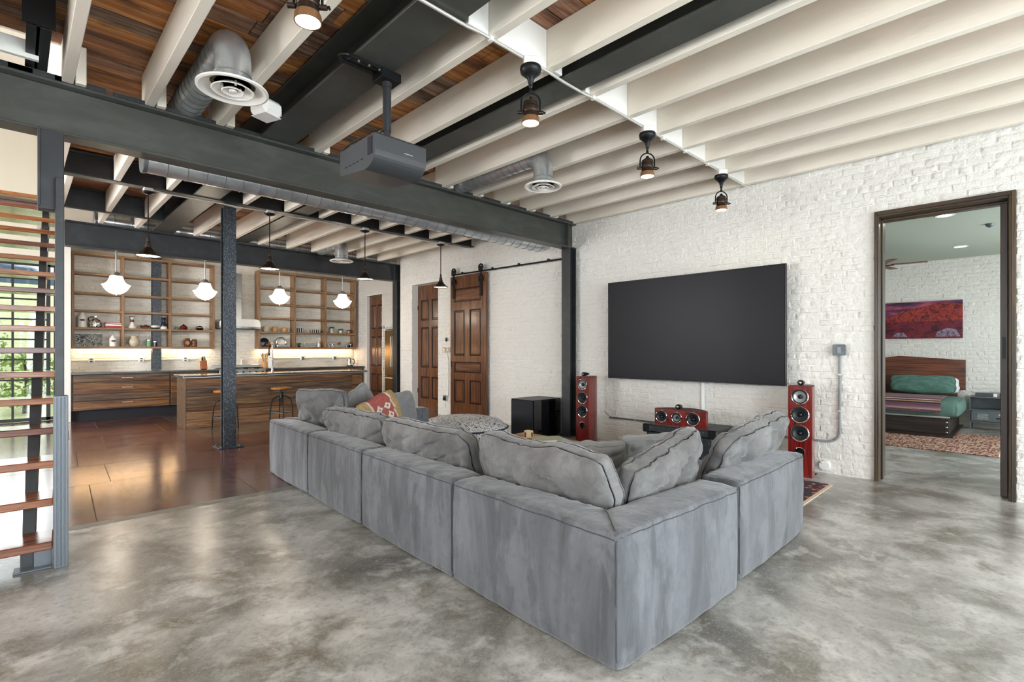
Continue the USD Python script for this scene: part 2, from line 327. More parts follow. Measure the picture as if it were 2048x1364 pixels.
mat('kilim_red', c('#9c4f48'), .95, over=(70, (1, 1, 1), .5, .6, c('#b47068'), .7), bump=(220, .4, .003))
mat('kilim_white', c('#d8cfc0'), .95, bump=(220, .4, .003))
def pattern(name, kind, scale, ramp, stretch=(1, 1, 1), rough=.9, bump=.4, dist=.004, over=None):
    N = {'g': ('geometry', {}), 'm': ('mapping', {'scale': stretch}), 't': (kind, {'scale': scale}), 'r': ('rgb_ramp', {'ramp': ramp, 'interpolate': False}), 'b': ('bump', {'strength': bump, 'distance': dist}), 'p': ('principled_bsdf', {'roughness': rough})}
    L = [('g.position', 'm.vector'), ('m.vector', 't.vector'), ('r.color', 'p.base_color'), ('b.normal', 'p.normal')]
    out = 't.distance' if kind == 'voronoi_texture' else 't.fac'
    L += [(out, 'r.fac'), (out, 'b.height')]
    M[name] = usdkit.material(stage, '/World/Looks/' + name, N, L, surface='p.BSDF')
pattern('knit', 'voronoi_texture', 44, [(0, c('#e9e7e3')), (.52, c('#cfcdcc')), (.66, c('#6e7082'))], bump=.8, dist=.02)
pattern('rug_living', 'voronoi_texture', 17, [(0, c('#c49a86')), (.22, c('#8a4a40')), (.4, c('#5b2b28')), (.55, c('#33252c')), (.7, c('#2a2f44'))])
pattern('rug_bed', 'noise_texture', 3.2, [(0, c('#6e3c32')), (.42, c('#96604e')), (.48, c('#bfa58e')), (.54, c('#a98470')), (.6, c('#5e443a'))], stretch=(2, 6, 1))
pattern('quilt', 'wave_texture', 9, [(0, c('#4c6d63')), (.3, c('#59796e'))], stretch=(1, 1, 0.2), bump=.6, dist=.01)
mat('rug_fringe', c('#d6c4ac'), .95)
mat('green_cloth', c('#5b7a70'), .9, bump=(60, .4, .008), over=(18, (1, 1, 1), .45, .7, c('#48655c'), .6))
N_ = {'g': ('geometry', {}), 's': ('separate_xyz', {}), 'd': ('math', {'math_type': 'subtract'}), 'k': ('math', {'math_type': 'multiply', 'value2': 9.0}), 'fr': ('math', {'math_type': 'fraction'}), 'r': ('rgb_ramp', {'interpolate': False, 'ramp': [(0, c('#7c5a68')), (.25, c('#9c7684')), (.42, c('#b79aa2')), (.55, c('#2c2028')), (.6, c('#a98a5c')), (.66, c('#3a2630')), (.74, c('#6e4a5c'))]}), 'p': ('principled_bsdf', {'roughness': .95})}
M['stripe'] = usdkit.material(stage, '/World/Looks/stripe', N_, [('g.position', 's.vector'), ('s.x', 'd.value1'), ('s.z', 'd.value2'), ('d.value', 'k.value1'), ('k.value', 'fr.value1'), ('fr.value', 'r.fac'), ('r.color', 'p.base_color')], surface='p.BSDF')
mat('white_linen', c('#e6e6e4'), .9)
mat('locker_metal', c('#5f676b'), .45, .4, over=(9, (1, 1, 1), .5, .7, c('#7c8386'), .6))
mat('print_red', c('#5a1424'), .5, ramp=[(.3, c('#180a18')), (.44, c('#4d0f20')), (.54, c('#7c1c2c')), (.62, c('#3a1028')), (.75, c('#96485c'))], scale=4.5, stretch=(1, 1.2, 2.6), detail=9, distort=.8)
mat('print_ridge', c('#b03a2a'), .5, ramp=[(.3, c('#240c18')), (.45, c('#6c1820')), (.55, c('#a83c2c')), (.62, c('#5a1424')), (.75, c('#7a2030'))], scale=9, stretch=(1, 1.5, 1.8), detail=9, distort=1.0)
mat('print_sky', c('#4a2444'), .5, ramp=[(.35, c('#381a38')), (.5, c('#6a3050')), (.62, c('#b0566a')), (.72, c('#4a2448'))], scale=3, stretch=(1, .7, 4), detail=6)
mat('print_brush', c('#8c7c90'), .5, over=(30, (1, 1, 1), .5, .6, c('#402038'), .9))
mat('abstract_print', c('#7a8288'), .5, ramp=[(.3, c('#161c24')), (.42, c('#20344c')), (.47, c('#d0d2cc')), (.53, c('#6c7a70')), (.58, c('#22262c')), (.66, c('#b8bcb6')), (.72, c('#1c2430'))], scale=6, stretch=(1, 1, 1.6), distort=2.5, detail=3)
for nm, h, r_ in (('ceramic_white', '#e6e2da', .25), ('ceramic_beige', '#c9bda6', .35), ('ceramic_brown', '#6c3b1e', .35), ('ceramic_navy', '#1a2236', .25), ('ceramic_red', '#5e1614', .25), ('ceramic_tan', '#c99a62', .4), ('ceramic_cream', '#e0cfae', .4),
                  ('label_black', '#101010', .5), ('card_red', '#a5434a', .7), ('paper_white', '#e9e8e4', .8), ('green_jar', '#5f8a66', .2), ('dark_jar', '#2c1a1e', .2), ('leaf_green', '#3f5a34', .6), ('rubber', '#1b1b1c', .7),
                  ('driver_cone', '#1e2428', .45), ('driver_dust', '#0c0d10', .3), ('book_cover', '#a9b08f', .5), ('plastic_white', '#ecebe7', .35), ('plastic_grey', '#8d9092', .5), ('grey_box', '#45484b', .5), ('wood_block', '#9a5a2e', .5), ('straw', '#c49a5c', .8), ('counter_dark', '#2c3031', .25),
                  ('yellow_paint', '#a98f3e', .8), ('candle', '#d8c29c', .6), ('book_spine', '#37424c', .6), ('red_book', '#a04038', .6), ('teal_book', '#4a7a70', .6), ('brown_stain', '#5c3a26', .6)):
    mat(nm, c(h), r_)
mat('counter_top', c('#4a4e4f'), .16, over=(12, (1, 1, 1), .5, .7, c('#33373a'), .6), coat_weight=.5)
mat('cone_silver', c('#bfc1c2'), .3, .6)
mat('cherry_top', c('#4a1210'), .55)
mat('trunk_paint', c('#1b2529'), .5, over=[(22, (1, 1, 1), .58, .66, c('#8c877a'), .8)], bump=(40, .3, .006))
mat('window_bar', c('#1c1d1f'), .5)
mat('lawn', c('#8fa06c'), .95, over=(20, (1, 1, 1), .4, .6, c('#b9b78e'), .9))
mat('glass_jar', (.95, .97, .97), .02, transmission_weight=1.0, ior=1.3)
mat('glow_glass', c('#fff6e8'), .35, emission_color=c('#ffe9c8'), emission_strength=2.4, transmission_weight=0.)
emit('lamp_face', (1.0, .86, .66), 26); emit('lamp_white', (1.0, .96, .9), 14); emit('strip_light', (1.0, .62, .30), 34)
M['pane'] = usdkit.material(stage, '/World/Looks/pane', {'t': ('transparent_bsdf', {'color': (.95, .97, .96)}), 'gl': ('glossy_bsdf', {'color': W3(1), 'roughness': .01}), 'f': ('fresnel', {'IOR': 1.45}), 'x': ('mix_closure', {})},
    [('f.fac', 'x.fac'), ('t.BSDF', 'x.closure1'), ('gl.BSDF', 'x.closure2')], surface='x.closure')
M['leaf'] = usdkit.material(stage, '/World/Looks/leaf', {'d': ('diffuse_bsdf', {'color': c('#6d8a45')}), 't': ('diffuse_bsdf', {'color': c('#93a860')}), 'o': ('object_info', {}), 'x': ('mix_closure', {'fac': .4})}, [('d.BSDF', 'x.closure1'), ('t.BSDF', 'x.closure2')], surface='x.closure')
UsdShade.MaterialBindingAPI.Apply(dome.GetPrim()).Bind(sky_mat)
# ================================================================ THE SHELL
def px_of(p):
    d = np.asarray(p, float) - [0, 0, EYE]; z = d @ Fv
    return (1024 + FPX * (d @ Rv) / z, 700 - FPX * d[2] / z, z) if z > .1 else None
def bricks(parent, o, u, nrm, u0, u1, z0, z1, holes=(), m='brick_white', singles=300, seed=0, proud=.008, L=.205, H=.0745, jit=1.0):
    """Painted brickwork on the plane through o: the largest in view are parts, the others one joined part."""
    r = np.random.default_rng(seed); o, u, nrm = (np.asarray(q, float) for q in (o, u, nrm)); J = .009; todo = []
    for row in range(int((z1 - z0) / H) + 1):
        a = z0 + row * H + J / 2; b = min(z1, z0 + (row + 1) * H - J / 2)
        if b - a < .015: continue
        head = row % 6 == 5; ln = L / 2 if head else L
        x = u0 - ((row % 2) * ln / 2 + r.uniform(0, .012))
        while x < u1:
            segs = [(max(x + J / 2, u0), min(x + ln - J / 2, u1))]
            for (h0, h1, g0, g1) in holes:
                if b > g0 and a < g1:
                    segs = [s for (p, q) in segs for s in ((p, min(q, h0)), (max(p, h1), q)) if s[1] - s[0] > .02]
            todo += [(p, q, a, b) for (p, q) in segs if q - p > .02]
            x += ln
    if not todo: return
    seen = []
    for k, (p, q, a, b) in enumerate(todo):
        w = px_of(o + u * (p + q) / 2 + np.array([0, 0, (a + b) / 2]))
        seen.append(w[2] if w and -30 < w[0] < 2078 and -30 < w[1] < 1394 and q - p > .07 else 1e9)
    order = np.argsort(seen, kind='stable'); alone = set(int(i) for i in order[:singles] if seen[i] < 1e8)
    rest = MB()
    gu = np.array([0, .33, .68, 1.0]); gz = np.array([0, .5, 1.0])
    A, B = np.meshgrid(gu, gz, indexing='ij'); q4 = np.arange(12).reshape(4, 3)
    front = np.stack([q4[:-1, :-1], q4[1:, :-1], q4[1:, 1:], q4[:-1, 1:]], -1).reshape(-1, 4)
    ring = np.array([0, 3, 6, 9, 10, 11, 8, 5, 2, 1]); side = np.stack([ring, np.roll(ring, -1), np.roll(ring, -1) + 12, ring + 12], 1)[:, ::-1]
    F = np.vstack([front, side])
    flip = np.dot(np.cross(u, [0, 0, 1]), nrm) < 0
    if flip: F = F[:, ::-1]
    for k, (p, q, a, b) in enumerate(todo):
        bev = .007
        d = proud * (1 + .45 * jit * r.uniform(-1, 1, 12)) + .0035 * jit * r.uniform(-1, 1)
        uu = p + bev + A.ravel() * (q - p - 2 * bev) + .0025 * jit * r.uniform(-1, 1, 12); zz = a + bev + B.ravel() * (b - a - 2 * bev) + .003 * jit * r.uniform(-1, 1, 12)
        u2 = p + A.ravel() * (q - p); z2 = a + B.ravel() * (b - a)
        v = np.vstack([o + uu[:, None] * u + zz[:, None] * [0, 0, 1] + d[:, None] * nrm, o + u2[:, None] * u + z2[:, None] * [0, 0, 1] - .003 * nrm])
        if k in alone: obj('brick', (v, np.vstack([F[:, [0, 1, 2]], F[:, [0, 2, 3]]])), M[m], parent, 50)
        else: rest.add(v, F)
    if rest.n: meta(obj('brickwork', rest, M[m], parent), kind='stuff')

# ---- floors
fl = struct('floor', 'polished mottled grey concrete floor of the living room and bedroom', 'floor')
obj('slab', MB().box((-4.6, -4.1, -.12), (6.5, 5.12, 0)), M['concrete'], fl)
obj('slab', MB().box((6.5, -1.6, -.12), (12.3, 4.3, 0)), M['concrete'], fl)
obj('slab_edge', MB().box((-4.6, 5.12, -.12), (6.5, 5.24, .001)), M['concrete_band'], fl)
kf = struct('floor', 'reddish brown stained concrete floor of the kitchen, scored into large slabs', 'floor')
obj('joint_bed', MB().box((-4.6, 5.24, -.12), (6.9, 13.5, -.006)), M['joint_dust'], kf)
r_ = np.random.default_rng(5)
ydir = lambda x, y: x + .05 * (y - 5.24) * max(0, 1 - max(0, x - .3) / 5)
rows = [5.24, 6.75, 7.85, 9.05, 10.3, 11.5, 12.6, 13.5]
for i in range(len(rows) - 1):
    xs = [-4.6, -2.2, -.9] + sorted(.42 + .3 * (i % 2) + k * 1.22 + r_.uniform(-.08, .08) for k in range(5)) + [6.88]
    for j in range(len(xs) - 1):
        a, b = rows[i] + .004, rows[i + 1] - .004; x0, x1 = xs[j] + .004, xs[j + 1] - .004
        P = [(ydir(x0, a), a), (ydir(x1, a), a), (ydir(x1, b), b), (ydir(x0, b), b)]
        k = 4 if (xs[j] > 1.9 and i >= 3) else (3 if xs[j] > 3.2 else int(r_.integers(0, 3)))
        obj('slab', extrude(P, .08, 'xy', -.08), M[f'stain_{k}'], kf)

# ---- right hand brick wall (x = 6.5) with bedroom doorway and the recessed panel door
WR = 6.5
D1 = (.09, 1.128, 2.82); D2 = (8.90, 9.90, 2.86)
wr = struct('wall_right', 'white painted brick wall that carries the screen and the sliding barn door', 'wall')
m = MB()
for y0, y1, z0, z1 in ((-4.1, D1[0], 0, 3.78), (D1[0], D1[1], D1[2], 3.78), (D1[1], D2[0], 0, 3.78), (D2[0], D2[1], D2[2], 3.78), (D2[1], 10.4, 0, 3.78)):
    m.box((WR, y0, z0), (WR + .3, y1, z1))
obj('mortar', m, M['brick_white'], wr)
bricks(wr, (WR, 0, 0), (0, 1, 0), (-1, 0, 0), -.6, 10.38, .01, 3.42, [(D1[0] - .01, D1[1] + .01, 0, D1[2] + .01), (D2[0], D2[1], 0, D2[2])], 'brick_white', 300, 11, proud=.0055, jit=1.2)
# ---- kitchen alcove wall and kitchen end wall
WK = 6.9
ka = struct('wall_alcove', 'white painted brick side wall of the kitchen around the brown door and refrigerator', 'wall')
m = MB(); D3 = (11.93, 12.72, 2.85); FR = (10.9, 11.76, 1.93)
for y0, y1, z0, z1 in ((10.4, FR[0], 0, 3.78), (FR[0], FR[1], FR[2], 3.78), (FR[1], D3[0], 0, 3.78), (D3[0], D3[1], D3[2], 3.78), (D3[1], 13.75, 0, 3.78)):
    m.box((WK, y0, z0), (WK + .3, y1, z1))
m.box((WR + .3, 10.4, 0), (WK, 10.45, 3.78)); m.box((WK + .8, 10.4, 0), (WK + .9, 12.9, 3)); m.box((WK, 10.4, 1.95), (WK + .9, 11.9, 2.0)); m.box((WK, 10.8, 0), (WK + .9, 10.85, 2)); m.box((WK, 11.8, 0), (WK + .9, 11.85, 2))
obj('mortar', m, M['brick_white'], ka)
bricks(ka, (WK, 0, 0), (0, 1, 0), (-1, 0, 0), 10.46, 13.45, .01, 3.45, [(FR[0], FR[1], 0, FR[2]), (D3[0], D3[1], 0, D3[2])], 'brick_white', 120, 12, proud=.0045)
kw = struct('wall_kitchen', 'whitewashed brick end wall behind the open kitchen shelves', 'wall')
WE = 13.45; W1 = (-1.3, .6, 3.08)
m = MB()
for x0, x1, z0, z1 in ((-4.7, W1[0], 0, 6.1), (W1[0], W1[1], W1[2], 6.1), (W1[1], WK + .3, 0, 6.1)): m.box((x0, WE, z0), (x1, WE + .35, z1))
obj('mortar', m, M['brick_kitchen'], kw)
bricks(kw, (0, WE, 0), (1, 0, 0), (0, -1, 0), .62, 6.88, .9, 3.72, [], 'brick_kitchen', 300, 13, proud=.006)
obj('pilaster', MB().box((.6, 12.82, 0), (.765, WE, 3.7), .006), M['white_paint'], kw)
obj('plaster_band', MB().box((-3.0, WE - .02, 3.1), (.6, WE, 6.0)), M['plaster'], kw)
# ---- the other shell walls, most of them behind the camera
wb = struct('wall_back', 'white wall with tall window openings behind the viewer', 'wall')
m = MB(); m.box((-4.7, -4.3, 0), (WR + .3, -4.1, .5)); m.box((-4.7, -4.3, 3.0), (WR + .3, -4.1, 3.8))
for x0, x1 in ((-4.7, -2.75), (-.45, .15), (2.45, 3.05), (5.35, 6.8)): m.box((x0, -4.3, .5), (x1, -4.1, 3.0))
obj('masonry', m, M['plaster'], wb)
wl = struct('wall_left', 'white wall with window openings on the stair side', 'wall')
m = MB(); m.box((-4.8, -4.3, 0), (-4.6, WE, .5)); m.box((-4.8, -4.3, 3.2), (-4.6, WE + .3, 6.1))
for y0, y1 in ((-4.3, -2.6), (-.2, 1.0), (3.4, 7.1), (9.7, WE + .3)): m.box((-4.8, y0, .5), (-4.6, y1, 3.2))
obj('masonry', m, M['plaster'], wl)
bw = struct('wall_bedroom', 'cream painted brick wall behind the bed', 'wall')
BX = 12.24
obj('mortar', MB().box((BX, -1.7, 0), (BX + .2, 4.4, 3.1)), M['brick_white'], bw)
bricks(bw, (BX, 0, 0), (0, 1, 0), (-1, 0, 0), .0, 2.6, .01, 3.05, [], 'brick_white', 300, 14, proud=.0045)
bs = struct('wall_bedroom_side', 'plain side walls and lining of the bedroom', 'wall')
m = MB(); m.box((6.8, 4.3, 0), (12.4, 4.4, 3.1)); m.box((6.8, -1.9, 0), (7.9, -1.8, 3.1)); m.box((10.7, -1.9, 0), (12.4, -1.8, 3.1)); m.box((7.9, -1.9, 0), (10.7, -1.8, .6)); m.box((7.9, -1.9, 2.6), (10.7, -1.8, 3.1))
m.box((6.8, -1.9, 0), (6.82, D1[0] - .1, 3.1)); m.box((6.8, D1[1] + .1, 0), (6.82, 4.4, 3.1))
obj('plaster', m, M['plaster'], bs)
bc = struct('ceiling_bedroom', 'sage green flat ceiling of the bedroom', 'ceiling')
obj('board', MB().box((6.8, -1.9, 3.05), (12.4, 4.4, 3.15)), M['sage_paint'], bc)

# ---- window behind the stairs: black steel glazing
wn = struct('window_1', 'tall black steel window behind the open staircase', 'window')
m = MB(); y = WE + .1
m.box((W1[0], y, 0), (W1[0] + .06, y + .06, W1[2])); m.box((W1[1] - .16, y, 0), (W1[1] - .10, y + .06, W1[2])); m.box((W1[1] - .05, y, 0), (W1[1], y + .06, W1[2]))
m.box((W1[0], y, W1[2] - .06), (W1[1], y + .06, W1[2])); m.box((W1[0], y, 0), (W1[1], y + .06, .06))
obj('frame', m, M['window_bar'], wn)
for z in (.4, .79, 1.18, 1.57, 1.96, 2.35, 2.74): obj('glazing_bar', MB().box((W1[0] + .06, y + .01, z), (W1[1] - .1, y + .05, z + .03)), M['window_bar'], wn)
for x in (-.75, -.05): obj('glazing_bar', MB().box((x, y + .005, .06), (x + .035, y + .055, W1[2] - .06)), M['window_bar'], wn)
for x0, x1 in ((W1[0] + .06, -.75), (-.715, -.05), (-.015, W1[1] - .16)):
    obj('pane', MB().box((x0, y + .025, .06), (x1, y + .03, W1[2] - .06)), M['pane'], wn)

# ---- ceiling: old planks on white joists
ZJ, ZD = 3.41, 3.70
ce = struct('ceiling', 'exposed timber ceiling of reclaimed brown planks on white painted joists', 'ceiling')
m = MB(); m.box((-4.7, -4.3, ZD + .035), (WR + .3, 5.25, 3.85)); m.box((.32, 5.25, ZD + .035), (WK + .3, WE + .3, 3.85)); m.box((-4.7, 5.2, 6.0), (.4, WE + .3, 6.1)); m.box((.30, 5.3, 3.71), (.34, WE, 6.0)); m.box((-4.7, 5.15, 3.8), (.4, 5.25, 6.0))
obj('backing', m, M['plaster'], ce)
r_ = np.random.default_rng(21); y = -4.0
while y < 10.7:
    w = r_.uniform(.16, .215)
    x = -4.6 if y < 5.1 else .32
    if y < .4: x = 1.6
    while x < 6.5:
        x1 = min(6.5, x + r_.uniform(1.8, 4.2)) if y > .4 else 6.5
        dz = r_.uniform(0, .006)
        obj('plank', box((x + .002, y + .003, ZD + dz), (x1 - .002, y + w - .003, ZD + .034), .004), M[f'plank_{r_.integers(0, 5)}'], ce)
        x = x1
    y += w
JX = [-.15, .285, .80, 1.325, 2.22, 2.78, 3.295, 3.83, 4.33, 4.83, 5.345, 5.86, 6.42]
for k, x in enumerate(JX):
    obj('joist', box((x - .034, -4.05, ZJ), (x + .034, 5.26, ZD), .004), M['joist_paint'], ce)
    if k > 0 and x < 6.3: obj('joist', box((x + .075 - .032, 5.06, ZJ), (x + .075 + .032, 7.66, ZD - .005), .004), M['joist_paint'], ce)
    if k > 0 and x < 6.3 and x > 2.0: obj('joist', box((x + .05, 7.82, ZJ), (x + .115, 10.42, ZD - .005), .004), M['joist_paint'], ce)
for x in (.46, .98, 1.45): obj('joist', box((x - .032, 7.82, ZJ), (x + .032, 10.42, ZD - .005), .004), M['joist_paint'], ce)
ed = sorted(JX)
for a, b in zip(ed[:-1], ed[1:]):
    if a > 1.3 and a < 1.4: a = 1.98
    if 2.75 < a < 2.8: obj('blocking', box((a + .036, 2.44, ZJ + .02), (2.92, 2.48, ZD - .005), .003), M['white_paint'], ce); a = 3.17
    obj('blocking', box((a + .036, 2.44, ZJ + .004), (b - .036, 2.48, ZD - .005), .003), M['white_paint'], ce)
obj('blocking', box((.42, 6.0, ZJ + .14), (.84, 6.04, ZD - .005), .003), M['joist_paint'], ce)
obj('blocking', box((-.11, 4.86, ZJ + .0), (.12, 4.90, ZD - .17), .003), M['white_paint'], ce)

sh_ = struct('steel_stub', 'short black steel stub between the joists above the stair opening', 'steel beam')
obj('web', box((.10, 4.45, 3.44), (.115, 5.1, 3.69)), M['black_metal'], sh_); obj('flange', box((.05, 4.45, 3.44), (.17, 5.1, 3.455)), M['black_metal'], sh_); obj('end_plate', box((.03, 4.44, 3.46), (.19, 4.455, 3.69)), M['black_metal'], sh_)
# ---- structural steel
def ibeam(name, label, a, b, z0, z1, fw, along, m_='steel_paint', tf=.02, tw=.014, extra=None, cat='steel beam'):
    """along 'x': from x=a to b with centre y=fw[0] and flange width fw[1]; along 'y' likewise."""
    t = struct(name, label, cat); cc, w = fw
    B = (lambda u0, u1, v0, v1, p, q: box((u0, v0, p), (u1, v1, q), .003)) if along == 'x' else (lambda u0, u1, v0, v1, p, q: box((v0, u0, p), (v1, u1, q), .003))
    obj('flange', B(a, b, cc - w / 2, cc + w / 2, z1 - tf, z1), M[m_], t); obj('flange', B(a, b, cc - w / 2, cc + w / 2, z0, z0 + tf), M[m_], t)
    obj('web', B(a, b, cc - tw / 2, cc + tw / 2, z0 + tf, z1 - tf), M[m_], t)
    return t
mb = ibeam('steel_beam', 'long dark grey steel beam spanning the room above the sofa', -4.6, 6.46, 3.01, 3.405, (5.2, .18), 'x')
for x in (-.6, .13, .3, .55): obj('top_plate', box((x - .34, 5.11, 3.405), (x - .345 + .31, 5.17, 3.445), .003), M['steel_dark'], mb)
obj('top_plate', box((.56, 5.115, 3.405), (6.4, 5.16, 3.44), .003), M['steel_dark'], mb)
for y in (5.115, 5.285): obj('stiffener', box((6.27, min(y, 5.2), 3.03), (6.285, max(y, 5.2), 3.385)), M['steel_paint'], mb)
kb = ibeam('steel_beam', 'dark steel beam along the front of the kitchen ceiling above the glass globe lamps', .55, 6.62, 3.01, 3.405, (10.55, .2), 'x', 'steel_dark')
obj('stiffener', box((6.38, 10.455, 3.03), (6.395, 10.55, 3.385)), M['steel_dark'], kb)
md = ibeam('steel_beam', 'thin dark steel beam that the row of metal pendant lamps hangs from', .32, 6.46, 3.405, 3.69, (7.74, .14), 'x', 'steel_dark')
ch = ibeam('steel_beam', 'short dark steel channel beam over the left part of the kitchen', .32, 1.68, 3.40, 3.69, (9.5, .09), 'x', 'steel_dark')
sb = ibeam('steel_beam', 'wide dark steel beam across the joists that holds the projector', -4.05, 10.45, 3.41, 3.69, (1.82, .31), 'y')
s2 = ibeam('steel_beam', 'dark steel beam between white joists right of the projector', -4.05, 10.45, 3.42, 3.69, (3.06, .24), 'y')
def hcol(name, label, cx, cy, w, d, z1, m_, rotate=False, plate=.16, z0=0):
    t = struct(name, label, 'steel column', (cx, cy, 0)); f = .014
    if rotate:
        obj('flange', box((-w / 2, -d / 2, z0), (-w / 2 + f, d / 2, z1), .002), M[m_], t); obj('flange', box((w / 2 - f, -d / 2, z0), (w / 2, d / 2, z1), .002), M[m_], t); obj('web', box((-w / 2 + f, -.006, z0), (w / 2 - f, .006, z1)), M[m_], t)
    else:
        obj('flange', box((-w / 2, -d / 2, z0), (w / 2, -d / 2 + f, z1), .002), M[m_], t); obj('flange', box((-w / 2, d / 2 - f, z0), (w / 2, d / 2, z1), .002), M[m_], t); obj('web', box((-.006, -d / 2 + f, z0), (.006, d / 2 - f, z1)), M[m_], t)
    if plate:
        obj('base_plate', box((-plate, -plate, 0), (plate, plate, .016), .004), M[m_], t)
        for sx in (-1, 1):
            for sy in (-1, 1): obj('bolt', MB().lathe([(0, .016), (.016, .016), (.016, .034), (0, .034)], (sx * plate * .75, sy * plate * .75, 0), 6), M[m_], t)
    return t
hcol('steel_column', 'free standing mottled blue grey steel column between stairs and island', 2.17, 7.98, .16, .15, 3.405, 'steel_mottled')
hcol('steel_column', 'dark steel column against the brick wall left of the slim red speaker', 6.385, 5.2, .16, .17, 3.01, 'steel_dark', True, .13)
hcol('steel_column', 'dark steel column beside the refrigerator under the kitchen beam', 6.5, 10.52, .16, .18, 3.01, 'steel_dark', True, .12)
hcol('steel_column', 'grey steel column standing behind the open shelves of the kitchen wall', 2.2, 13.33, .16, .16, 3.7, 'steel_mottled', False, 0, .95)
# ---- bedroom door casing and leaf
d1 = struct('door_1', 'tall bedroom doorway with brown timber casing', 'doorway', (WR, 0, 0))
y0, y1, zt = D1
obj('jamb', box((-.03, y1 - .026, 0), (.32, y1, zt), .004), M['casing_wood'], d1); obj('jamb', box((-.03, y0, 0), (.32, y0 + .04, zt), .006), M['casing_wood'], d1)
obj('door_stop', box((.10, y1 - .04, 0), (.16, y1 - .026, zt - .055), .004), M['casing_wood'], d1)
obj('header', box((-.03, y0 + .04, zt - .05), (.32, y1 - .026, zt), .004), M['casing_wood_h'], d1); obj('door_stop', box((.10, y0 + .04, zt - .075), (.16, y1 - .04, zt - .05), .004), M['casing_wood_h'], d1)
obj('casing', box((-.045, y1 - .012, 0), (-.03, y1 + .012, zt + .012), .004), M['casing_wood'], d1); obj('casing', box((-.045, y0 - .012, 0), (-.03, y0 + .022, zt + .012), .004), M['casing_wood'], d1)
obj('casing', box((-.045, y0 + .022, zt - .03), (-.03, y1 - .012, zt + .012), .004), M['casing_wood_h'], d1)
lf = obj('door_leaf', box((.04, y0 + .045, .02), (.95, y0 + .095, zt - .08), .004), M['dark_leaf'], d1)
obj('latch_plate', box((.034, y0 + .058, 1.3), (.04, y0 + .083, 1.5)), M['black_metal'], lf)
# ---- panelled doors
def panel_door(t, w, h, th, panels, sx='y', mw='old_door_wood', mh='door_wood_y'):
    """Stile-and-rail door in the yz plane, face at x=0 looking to -x. panels: (y0,y1,z0,z1) in fractions of w and metres of h."""
    obj('door_slab', box((.018, 0, 0), (th, w, h)), M[mw], t)
    fr = Polygon([(0, 0), (w, 0), (w, h), (0, h)])
    for (a, b, p, q) in panels: fr = fr.difference(Polygon([(a * w, p), (b * w, p), (b * w, q), (a * w, q)]))
    v, f = extrude(fr, .018, 'yz', 0)
    obj('stile_frame', (v, f), M[mw], t)
    for (a, b, p, q) in panels:
        A0, A1 = a * w, b * w; mo = MB()
        for k, (e, d0, d1_) in enumerate(((.0, -.004, .018), (.016, .004, .02))):
            for (lo, hi) in (((A0 + e, p + e), (A0 + e + .016, q - e)), ((A1 - e - .016, p + e), (A1 - e, q - e)), ((A0 + e, p + e), (A1 - e, p + e + .016)), ((A0 + e, q - e - .016), (A1 - e, q - e))):
                mo.box((d0, lo[0], lo[1]), (d1_, hi[0], hi[1]), .004)
        obj('moulding', mo, M['door_groove'], t)
        obj('panel', box((.0, A0 + .046, p + .046), (.02, A1 - .046, q - .046), .016), M[mh if (q - p) < .3 else mw], t)
d2 = struct('door_2', 'tall narrow brown six panel door recessed in the brick wall', 'door', (WR + .16, D2[0], 0))
panel_door(d2, D2[1] - D2[0], D2[2] - .01, .05, [(.14, .46, 2.05, 2.52), (.56, .88, 2.05, 2.52), (.14, .46, .98, 1.9), (.56, .88, .98, 1.9), (.14, .46, .28, .78), (.56, .88, .28, .78)])
obj('knob', MB().lathe([(0, -.07), (.02, -.068), (.03, -.05), (.02, -.032), (.01, -.028), (.01, 0), (.025, 0)], (0, .07, 1.0), 16, 'x'), M['ceramic_white'], d2, True)
for z in (.4, 2.3): obj('hinge', box((-.012, D2[1] - D2[0] - .02, z), (0, D2[1] - D2[0], z + .1)), M['bronze'], d2)
d3 = struct('door_3', 'brown panelled door in the kitchen corner left of the refrigerator', 'door', (WK + .07, D3[0], 0))
panel_door(d3, D3[1] - D3[0], D3[2] - .01, .05, [(.14, .46, 1.95, 2.6), (.56, .88, 1.95, 2.6), (.14, .46, .95, 1.75), (.56, .88, .95, 1.75), (.14, .46, .25, .75), (.56, .88, .25, .75)])
m = MB(); m.box((WK - .01, D3[1] - .01, 0), (WK + .08, D3[1] + .05, D3[2] + .05)); m.box((WK - .01, D3[0], D3[2]), (WK + .08, D3[1], D3[2] + .05))
obj('surround', m, M['white_paint'], ka)

